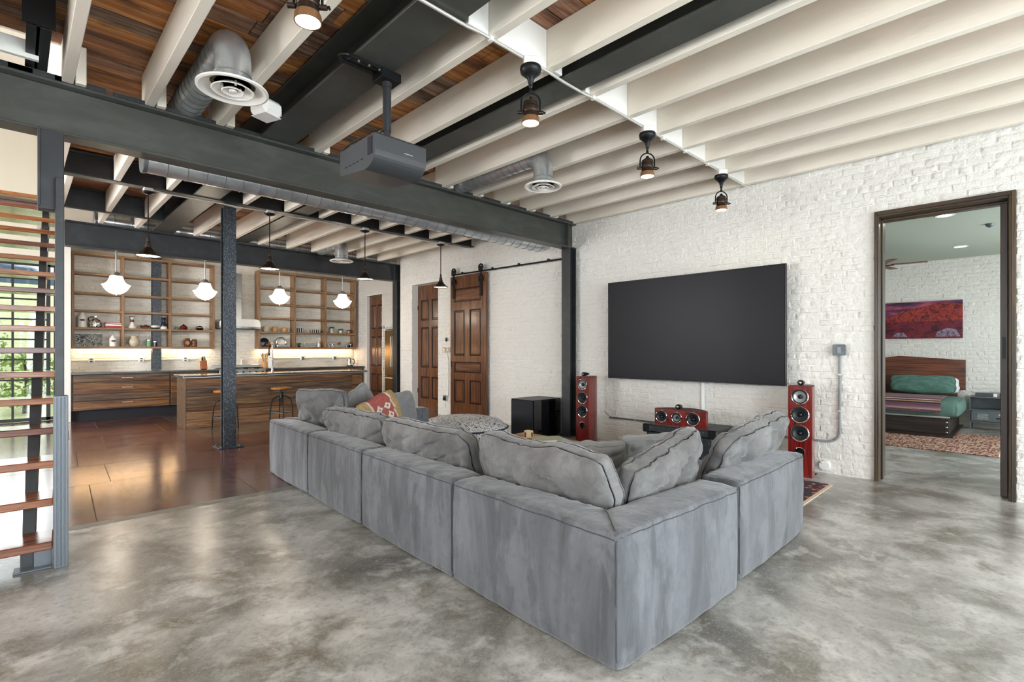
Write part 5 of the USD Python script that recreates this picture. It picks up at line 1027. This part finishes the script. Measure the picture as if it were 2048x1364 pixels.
drawers(2.38, 3.26, [.20, .45, .70, .90], 2.8); drawers(4.34, 5.6, [.20, .45, .70, .90], 5.0); drawers(5.62, 6.83, [.20, .45, .70, .90], 6.2)
cw_ = thing('countertop', 'dark grey worktop running along the kitchen wall', 'worktop', (0, 0, 0))
obj('slab', box((.76, 12.81, .90), (3.3, 13.43, .94), .004), M['counter_top'], cw_); obj('slab', box((4.3, 12.81, .90), (6.88, 13.43, .94), .004), M['counter_top'], cw_)
# range and hood
rn = thing('range', 'stainless steel range cooker between the shelf units, mostly behind the island', 'cooker', (3.8, 13.1, 0))
obj('body', box((-.5, -.28, .1), (.5, .32, .93), .006), M['stainless'], rn); obj('backguard', box((-.5, .26, .93), (.5, .33, 1.02), .006), M['stainless'], rn)
obj('plinth', box((-.48, -.25, 0), (.48, .3, .1)), M['black_matte'], rn)
for x in (-.36, -.12, .12, .36):
    g = obj('grate', MB().box((x - .1, -.2, .95), (x + .1, -.19, .965)).box((x - .1, .1, .95), (x + .1, .11, .965)).box((x - .1, -.2, .95), (x - .09, .11, .965)).box((x + .09, -.2, .95), (x + .1, .11, .965)).box((x - .1, -.05, .95), (x + .1, -.04, .965)).box((x - .005, -.2, .93), (x + .005, .11, .965)), M['black_metal'], rn)
for k in range(7): obj('knob', MB().lathe([(0, -.32), (.022, -.318), (.026, -.28)], (-.42 + k * .14, 0, .86), 16, 'y'), M['black_metal'], rn, 40)
obj('oven_door', box((-.44, -.29, .2), (.44, -.28, .76), .006), M['stainless'], rn)
hd_ = thing('range_hood', 'stainless steel range hood with square chimney on the kitchen wall', 'range hood', (3.78, 13.44, 0))
cnp = Polygon([(-.44, 1.89), (.44, 1.89), (.44, 2.03), (.40, 2.09), (.34, 2.11), (-.34, 2.11), (-.40, 2.09), (-.44, 2.03)])
obj('canopy', extrude(cnp, .5, 'xz', -.5), M['stainless'], hd_); obj('lip', box((-.445, -.51, 1.885), (.445, -.49, 1.93), .004), M['chrome'], hd_)
obj('chimney', box((-.26, -.30, 2.11), (.08, 0, 3.2), .004), M['stainless'], hd_); obj('chimney_joint', box((-.265, -.305, 2.6), (.085, 0, 2.62)), M['galv_seam'], hd_); obj('filter', box((-.4, -.46, 1.87), (.4, -.05, 1.89)), M['grey_box'], hd_)
# things on the counter
def ctop(name, label, cat, x, y, parts, rz=0, z=.94): return item(name, label, cat, x, z, parts, y, rz, 'things on the kitchen counter')
kb_ = [('block', MB().add(rot(box((-.06, -.05, 0), (.06, .06, .2), .006)[0], -16), _CF), 'wood_block', False)]
for k, (x, z) in enumerate(((-.03, .22), (0, .25), (.03, .24), (-.02, .2), (.025, .2))): kb_.append(('knife_handle', MB().add(rot(box((x - .009, -.02 + .02 * (k % 2), .17), (x + .009, .0 + .02 * (k % 2), z + .06), .003)[0], -16), _CF), 'rubber', False))
ctop('knife_block', 'slanted wooden knife block full of black handled knives', 'knife block', 3.06, 13.1, kb_)
ctop('kettle', 'steel electric kettle with black handle at the end of the counter', 'kettle', 6.60, 13.12, [('body', LT([(0, .025), (.075, .025), (.07, .1), (.05, .18), (.045, .2), (0, .205)]), 'chrome', 40), ('base', LT([(0, 0), (.085, 0), (.085, .022), (0, .024)]), 'rubber', 40), ('handle', MB().tube(arc((.07, 0, .12), .07, -70, 100, 12), .011, 8), 'rubber', True), ('lid_knob', LT([(.01, .2), (.012, .22), (0, .224)]), 'rubber', 40), ('spout', MB().tube([(-.05, 0, .15), (-.085, 0, .185)], [.018, .01], 8), 'chrome', True)])
ut = [('crock', LT([(0, 0), (.06, 0), (.065, .15), (.058, .15), (.055, .02), (0, .02)]), 'ceramic_tan', 40)]
for k in range(6): a = k * 1.05; ut.append(('utensil', MB().tube([(0, 0, .05), (.05 * math.cos(a), .04 * math.sin(a), .22), (.08 * math.cos(a), .06 * math.sin(a), .33 + .02 * (k % 3))], [.006, .007, .018], 6), 'straw', True))
ctop('utensil_crock', 'crock of straw coloured wooden spoons beside the range', 'utensil holder', 4.40, 13.2, ut)
ctop('paper_towel', 'white upright paper towel roll beside the utensil crock', 'paper towel', 4.52, 13.12, [('roll', LT([(.015, .01), (.065, .01), (.065, .24), (.015, .24)]), 'paper_white', 40), ('stand', LT([(0, 0), (.07, 0), (.07, .01), (.008, .01), (.008, .27), (0, .27)]), 'stainless', 40)])
ctop('soap_bottle', 'slim white bottle on the range shelf next to the column', 'bottle', 3.93, 13.39, [('body', LT([(0, 0), (.025, 0), (.025, .11), (.01, .14), (.01, .16), (0, .16)]), 'ceramic_white', 40), ('spout', MB().tube([(0, 0, .155), (0, 0, .18), (-.03, 0, .185)], .005, 6), 'chrome', True)], z=1.02)
# island
il = thing('kitchen_island', 'long kitchen island faced with wide weathered oak boards', 'kitchen island', (0, 0, 0))
IX0, IX1, IY0, IY1 = 2.12, 5.24, 10.3, 10.95
obj('carcass', box((IX0 + .02, IY0 + .022, .02), (IX1 - .02, IY1, .89)), M['oak_2'], il)
zz = [.0, .145, .29, .37, .555, .74, .89]
for k in range(6): obj('front_board', box((IX0 + .012, IY0, zz[k] + .0015), (IX1, IY0 + .022, zz[k + 1] - .0015), .002), M[f'oak_{(3, 3, 0, 1, 2, 0)[k]}'], il)
obj('side_panel', box((IX0, IY0 + .004, .0), (IX0 + .02, IY1, .89), .002), M['oak_2'], il); obj('side_panel', box((IX1 - .02, IY0 + .024, 0), (IX1, IY1, .89), .002), M['oak_2'], il)
obj('corner_trim', box((IX0 - .004, IY0 - .004, 0), (IX0 + .004, IY0 + .004, .89), .001), M['locker_metal'], il)
it_ = thing('countertop', 'smooth dark worktop of the kitchen island', 'worktop', (0, 0, 0)); obj('slab', box((IX0 - .04, IY0 - .03, .89), (5.58, IY1 + .06, .93), .004), M['counter_top'], it_); obj('edge_trim', box((IX0 - .043, IY0 - .033, .892), (5.583, IY0 - .03, .90)), M['stainless'], it_)
fc = thing('faucet', 'tall chrome spring faucet standing on the island', 'faucet', (3.75, 10.82, .93))
obj('base', LT([(0, 0), (.03, 0), (.03, .012), (.022, .03), (.022, .1), (0, .1)]), M['chrome'], fc, 40); obj('riser', MB().tube(np.vstack([[(0, 0, .08), (0, 0, .55)], arc((0, .09, .55), .09, 180, 20, 12, 'yz')]), .014, 10), M['chrome'], fc, True)
a = np.linspace(0, 2 * PI * 16, 200); obj('spring', MB().tube(np.stack([.02 * np.cos(a), .02 * np.sin(a), .15 + .4 * a / a[-1]], 1), .004, 5), M['stainless'], fc, True)
obj('spray_head', MB().tube([(0, .175, .56), (0, .18, .4), (0, .18, .33)], [.014, .018, .022], 10), M['black_metal'], fc, True); obj('lever', MB().tube([(.02, 0, .07), (.09, 0, .1)], .008, 8), M['chrome'], fc, True); obj('holder_arm', MB().tube([(0, .01, .4), (0, .17, .4)], .007, 6), M['chrome'], fc)
def stool(label, x, y):
    t = thing('bar_stool', label, 'stool', (x, y, 0), 20, 'industrial stools at the island')
    obj('seat', LT([(0, .635), (.165, .635), (.18, .645), (.185, .66), (.178, .675), (.16, .682), (.05, .672), (0, .67)], 32), M['stool_wood'], t, 40)
    obj('seat_plate', LT([(0, .62), (.09, .62), (.09, .635), (0, .635)], 20), M['black_metal'], t, 40); obj('screw', LT([(0, .33), (.012, .332), (.014, .36), (.014, .62), (0, .62)], 12), M['black_metal'], t, 40)
    obj('hub', LT([(.015, .46), (.032, .465), (.036, .5), (.028, .56), (.032, .58), (.015, .585)], 16), M['black_metal'], t, 40)
    for k in range(4):
        a = PI / 4 + k * PI / 2; ca, sa = math.cos(a), math.sin(a)
        p = [(.03 * ca, .03 * sa, .51), (.09 * ca, .09 * sa, .505), (.15 * ca, .15 * sa, .46), (.18 * ca, .18 * sa, .38), (.195 * ca, .195 * sa, .2), (.205 * ca, .205 * sa, 0)]
        obj('leg', MB().tube(p, .011, 8), M['black_metal'], t, True)
        b = a + PI / 2; obj('footrest', MB().tube([(.19 * ca, .19 * sa, .21), (.19 * math.cos(b), .19 * math.sin(b), .21)], .009, 6), M['locker_metal'], t, True)
    return t
s0 = stool('round wooden seat bar stool partly hidden by the mottled column', 2.63, 9.86); dup(s0, 'round wooden seat bar stool standing clear between column and sofa', (3.585, 9.86, 0), 35)
# refrigerator, recessed in the side wall
fr_ = thing('refrigerator', 'tall two door steel refrigerator with warm reflections set in the wall', 'refrigerator', (6.88, 10.94, 0))
obj('body', box((.05, 0, .03), (.75, .81, 1.88), .006), M['grey_box'], fr_)
for k, (a, b) in enumerate(((.0, .402), (.408, .81))):
    d = obj('door', box((0, a, .72), (.05, b, 1.88), .008), M['brass_stainless'], fr_)
    hy = .36 if k == 0 else .45
    obj('handle', MB().tube([(0, hy, 1.72), (-.05, hy, 1.72), (-.05, hy, .95), (0, hy, .95)], .014, 8), M['stainless'], d)
dr = obj('drawer', box((0, 0, .06), (.05, .81, .71), .008), M['brass_stainless'], fr_); obj('handle', MB().tube([(0, .08, .66), (-.05, .08, .66), (-.05, .73, .66), (0, .73, .66)], .013, 8), M['stainless'], dr); obj('badge', MB().lathe([(0, -.004), (.02, -.004), (.02, 0)], (0, .6, .2), 16, 'x'), M['stainless'], fr_)
obj('grille', box((.06, .02, .0), (.1, .79, .05)), M['black_matte'], fr_)

# ================================================================ BEDROOM
rb = thing('rug', 'faded red and cream rug on the bedroom floor at the foot of the bed', 'rug', (0, 0, 0)); obj('pile', box((9.0, .27, 0), (11.15, 2.9, .012), .003), M['rug_bed'], rb)
obj('border', box((9.0, .255, 0), (11.15, .27, .008)), M['rug_fringe'], rb)
bed = thing('bed', 'low dark wooden bed with a live edge headboard and green bedding', 'bed', (0, 0, .0))
obj('base', box((10.53, .88, .035), (12.1, 2.9, .28), .008), M['bed_wood'], bed); obj('side_rail', box((10.32, .82, .012), (12.15, 2.95, .04), .004), M['dark_leaf'], bed)
for z in (.07, .15, .23): obj('stud', MB().lathe([(0, -.008), (.012, -.006), (.016, 0)], (10.53, .91, z), 10, 'x'), M['stainless'], bed, True)
hb = [(.79, .66), (2.9, .66), (2.9, 1.22), (2.4, 1.24), (1.95, 1.235), (1.75, 1.268), (1.6, 1.26), (1.3, 1.235), (1.1, 1.225), (.95, 1.205), (.79, 1.205)]
obj('headboard', extrude(Polygon(hb), .06, 'yz', 12.13), M['headboard_wood'], bed); obj('headboard', box((12.13, .9, .28), (12.19, 2.9, .66)), M['headboard_wood'], bed)
obj('mattress', weld(*soft_box((10.56, .86, .28), (12.1, 2.9, .5), .06, .08, .01, .004, .0, 201)), M['white_linen'], bed, True)
v, f = weld(*soft_box((10.53, .76, .30), (11.95, 2.95, .56), .1, .05, .02, .012, .01, 203)); obj('quilt', (v, f), M['green_cloth'], bed, True)
bl = thing('blanket', 'striped mauve and black blanket folded across the bed', 'blanket', (0, 0, 0))
bp = [(10.50, .38), (10.50, .5), (10.55, .575), (10.65, .592), (11.35, .592), (11.35, .602), (10.63, .604), (10.53, .585), (10.485, .51), (10.485, .38)]
m = extrude(Polygon(bp), 1.95, 'xz', .98); obj('cloth', m, M['stripe'], bl)
def pil(label, loc, rz, w, h, t, tilt, seed, m_, name='pillow'):
    v, f, (ra, rb_), uv = cushion(w, h, t, seed, 30, .008, .05, .02); R_ = lambda q: rot(q, tilt, 0, 0)
    o = thing(name, label, 'pillow', loc, rz, 'pillows on the bed'); obj('case', (R_(v), f), M[m_], o, True); sm = MB(); sm.tube(R_(ra)[::2], .006, 5, True); obj('edge', sm, M[m_], o)
pil('long quilted green bolster pillow in front of the headboard', (11.78, 1.36, .60), 90, .92, .34, .2, 18, 211, 'quilt'); pil('green pillow further back beside the long bolster', (11.86, 2.28, .60), 90, .7, .33, .2, 18, 213, 'green_cloth'); pil('white sleeping pillow peeping out behind the green bolster', (11.98, 1.25, .60), 90, .75, .3, .16, 14, 215, 'white_linen')
ns = thing('nightstand', 'grey metal locker style nightstand beside the bed', 'nightstand', (11.79, .1, 0))
obj('carcass', MB().box((0, 0, .14), (.4, .015, .58)).box((0, .605, .14), (.4, .62, .58)).box((0, .015, .565), (.4, .605, .58)).box((.39, .015, .14), (.4, .605, .565)).box((0, .015, .345), (.4, .605, .36)).box((0, .015, .14), (.4, .605, .155)), M['locker_metal'], ns)
dw = obj('drawer', box((-.012, .02, .16), (.02, .60, .342), .006), M['locker_metal'], ns)
for k in range(5): obj('louvre', box((-.02, .38, .2 + k * .02), (-.012, .52, .208 + k * .02), .003), M['stainless'], dw)
obj('handle', MB().tube([(-.012, .12, .23), (-.035, .13, .23), (-.035, .27, .23), (-.012, .28, .23)], .006, 6), M['black_metal'], dw); obj('card_holder', box((-.018, .15, .27), (-.012, .25, .3)), M['stainless'], dw)
for x in (.01, .36):
    for y in (.005, .595): obj('leg', box((x, y, 0), (x + .02, y + .02, .14)), M['locker_metal'], ns)
bx_ = thing('box', 'flat dark box with a white end on top of the nightstand', 'box', (11.86, .49, .58)); obj('body', box((0, -.12, 0), (.16, .16, .06), .004), M['grey_box'], bx_); obj('end_label', box((-.002, -.12, .002), (.16, -.07, .06)), M['paper_white'], bx_)
ht = thing('bag', 'soft dark rounded bag at the near end of the nightstand', 'bag', (12.0, .22, .58)); obj('body', LT([(0, 0), (.11, 0), (.13, .04), (.1, .09), (.05, .11), (0, .115)], 24), M['black_matte'], ht, True); obj('strap', MB().tube(arc((0, 0, .1), .04, 0, 180, 9), .008, 6), M['rubber'], ht)
ck = thing('clock', 'small round pale clock in the open shelf of the nightstand', 'clock', (11.88, .22, .36)); obj('body', MB().lathe([(0, -.02), (.05, -.018), (.055, 0), (.05, .02), (0, .02)], (0, 0, .055), 22, 'x'), M['candle'], ck, 40); obj('foot', box((-.02, -.02, 0), (.02, .02, .01)), M['candle'], ck)
for k, (m_, lab) in enumerate((('red_book', 'red book lying in the open shelf of the nightstand'), ('teal_book', 'teal book lying on the red one in the nightstand'))):
    t = thing('book', lab, 'book', (11.95, .11, .36 + k * .024), 0); obj('pages', box((0, -.06, .003), (.14, .06, .02)), M['paper_white'], t); obj('cover', MB().box((-.003, -.065, 0), (.145, .065, .003)).box((-.003, -.065, .02), (.145, .065, .023)).box((-.003, -.065, 0), (.0, .065, .023)), M[m_], t)
# picture over the bed: red desert ridge print
pc_ = thing('picture', 'wide frameless print of a red rocky landscape above the bed', 'picture', (12.185, 0, 0))
PY0, PY1, PZ0, PZ1 = .833, 2.45, 1.597, 2.29
obj('panel', box((0, PY0, PZ0), (.04, PY1, PZ1), .003), M['print_sky'], pc_)
yy = np.linspace(PY0, PY1, 40); rid = PZ0 + .36 + .30 * np.clip(np.interp(yy, [PY0, 1.1, 1.45, 1.7, 1.85, 1.98, 2.45], [.85, 1.0, .75, .55, .25, .12, .2]), 0, 1) + .02 * (meshkit.fbm(np.stack([yy * 9, yy * 0, yy * 0], 1), 4, 3) - .5)
rid = np.minimum(rid, PZ1 - .004)
obj('ridge', extrude(Polygon([(PY0, PZ0 + .3)] + list(zip(yy, rid)) + [(PY1, PZ0 + .3)]).buffer(0), .002, 'yz', -.002), M['print_ridge'], pc_)
obj('plain', box((-.003, PY0, PZ0), (-.001, PY1, PZ0 + .32)), M['print_red'], pc_)
for y0, y1, h in ((.86, 1.22, .16), (1.62, 1.86, .1)): obj('bush', extrude(Polygon([(y0, PZ0 + .03), (y0 + .06, PZ0 + .03 + h * .8), ((y0 + y1) / 2, PZ0 + .03 + h), (y1 - .04, PZ0 + .03 + h * .6), (y1, PZ0 + .03)]), .001, 'yz', -.004), M['print_brush'], pc_)
fn = thing('ceiling_fan', 'ceiling fan with dark wooden blades in the bedroom', 'ceiling fan', (10.1, 1.72, 0))
obj('rod', LT([(0, 2.80), (.014, 2.80), (.014, 3.02), (.06, 3.03), (.06, 3.05), (0, 3.05)], 16), M['bronze'], fn, 40); obj('motor', LT([(0, 2.70), (.07, 2.70), (.1, 2.73), (.1, 2.78), (.05, 2.82), (0, 2.82)], 28), M['bronze'], fn, 40)
for k in range(5):
    a = -82 + k * 72; v = np.vstack([box((.16, -.06, 2.757), (.62, .06, 2.766), .004)[0]]); obj('blade', MB().add(rot(v, 0, 0, a), _CF), M['headboard_wood'], fn); obj('blade_iron', MB().add(rot(box((.08, -.02, 2.745), (.2, .02, 2.757))[0], 0, 0, a), _BF), M['bronze'], fn)
for k, (x, y, lab) in enumerate(((8.24, .732, 'round recessed light in the bedroom ceiling, nearer the doorway'), (10.9, .775, 'round recessed light in the bedroom ceiling, nearer the bed'))):
    t = thing('recessed_light', lab, 'ceiling light', (x, y, 3.05)); obj('trim', LT([(.07, -.002), (.095, -.008), (.1, 0)], 28), M['vent_white'], t, True); obj('lens', LT([(0, -.003), (.072, -.003)], 28), M['lamp_white'], t)
    l = UsdLux.DiskLight.Define(stage, str(t.GetPath()) + '/glow'); l.CreateRadiusAttr(.06); l.CreateIntensityAttr(16); l.CreateColorAttr((1, .93, .82)); l.AddTranslateOp().Set(Gf.Vec3d(0, 0, -.012))
sd = thing('sensor', 'tiny smoke sensor on the bedroom ceiling near the door leaf', 'sensor', (9.2, .36, 3.05)); obj('body', LT([(0, -.04), (.03, -.038), (.045, -.02), (.05, 0)], 20), M['locker_metal'], sd, True); obj('cap', LT([(0, -.05), (.015, -.048), (.02, -.038)], 14), M['grey_box'], sd, True)
point_lamp('kitchen_globe_glow_0', (1.215, 10.75, 2.2), .09, 30, (1.0, .88, .72)); point_lamp('kitchen_globe_glow_1', (2.53, 10.75, 2.2), .09, 30, (1.0, .88, .72)); point_lamp('kitchen_globe_glow_2', (3.87, 10.75, 2.2), .09, 30, (1.0, .88, .72)); point_lamp('kitchen_globe_glow_3', (5.23, 10.75, 2.2), .09, 30, (1.0, .88, .72))
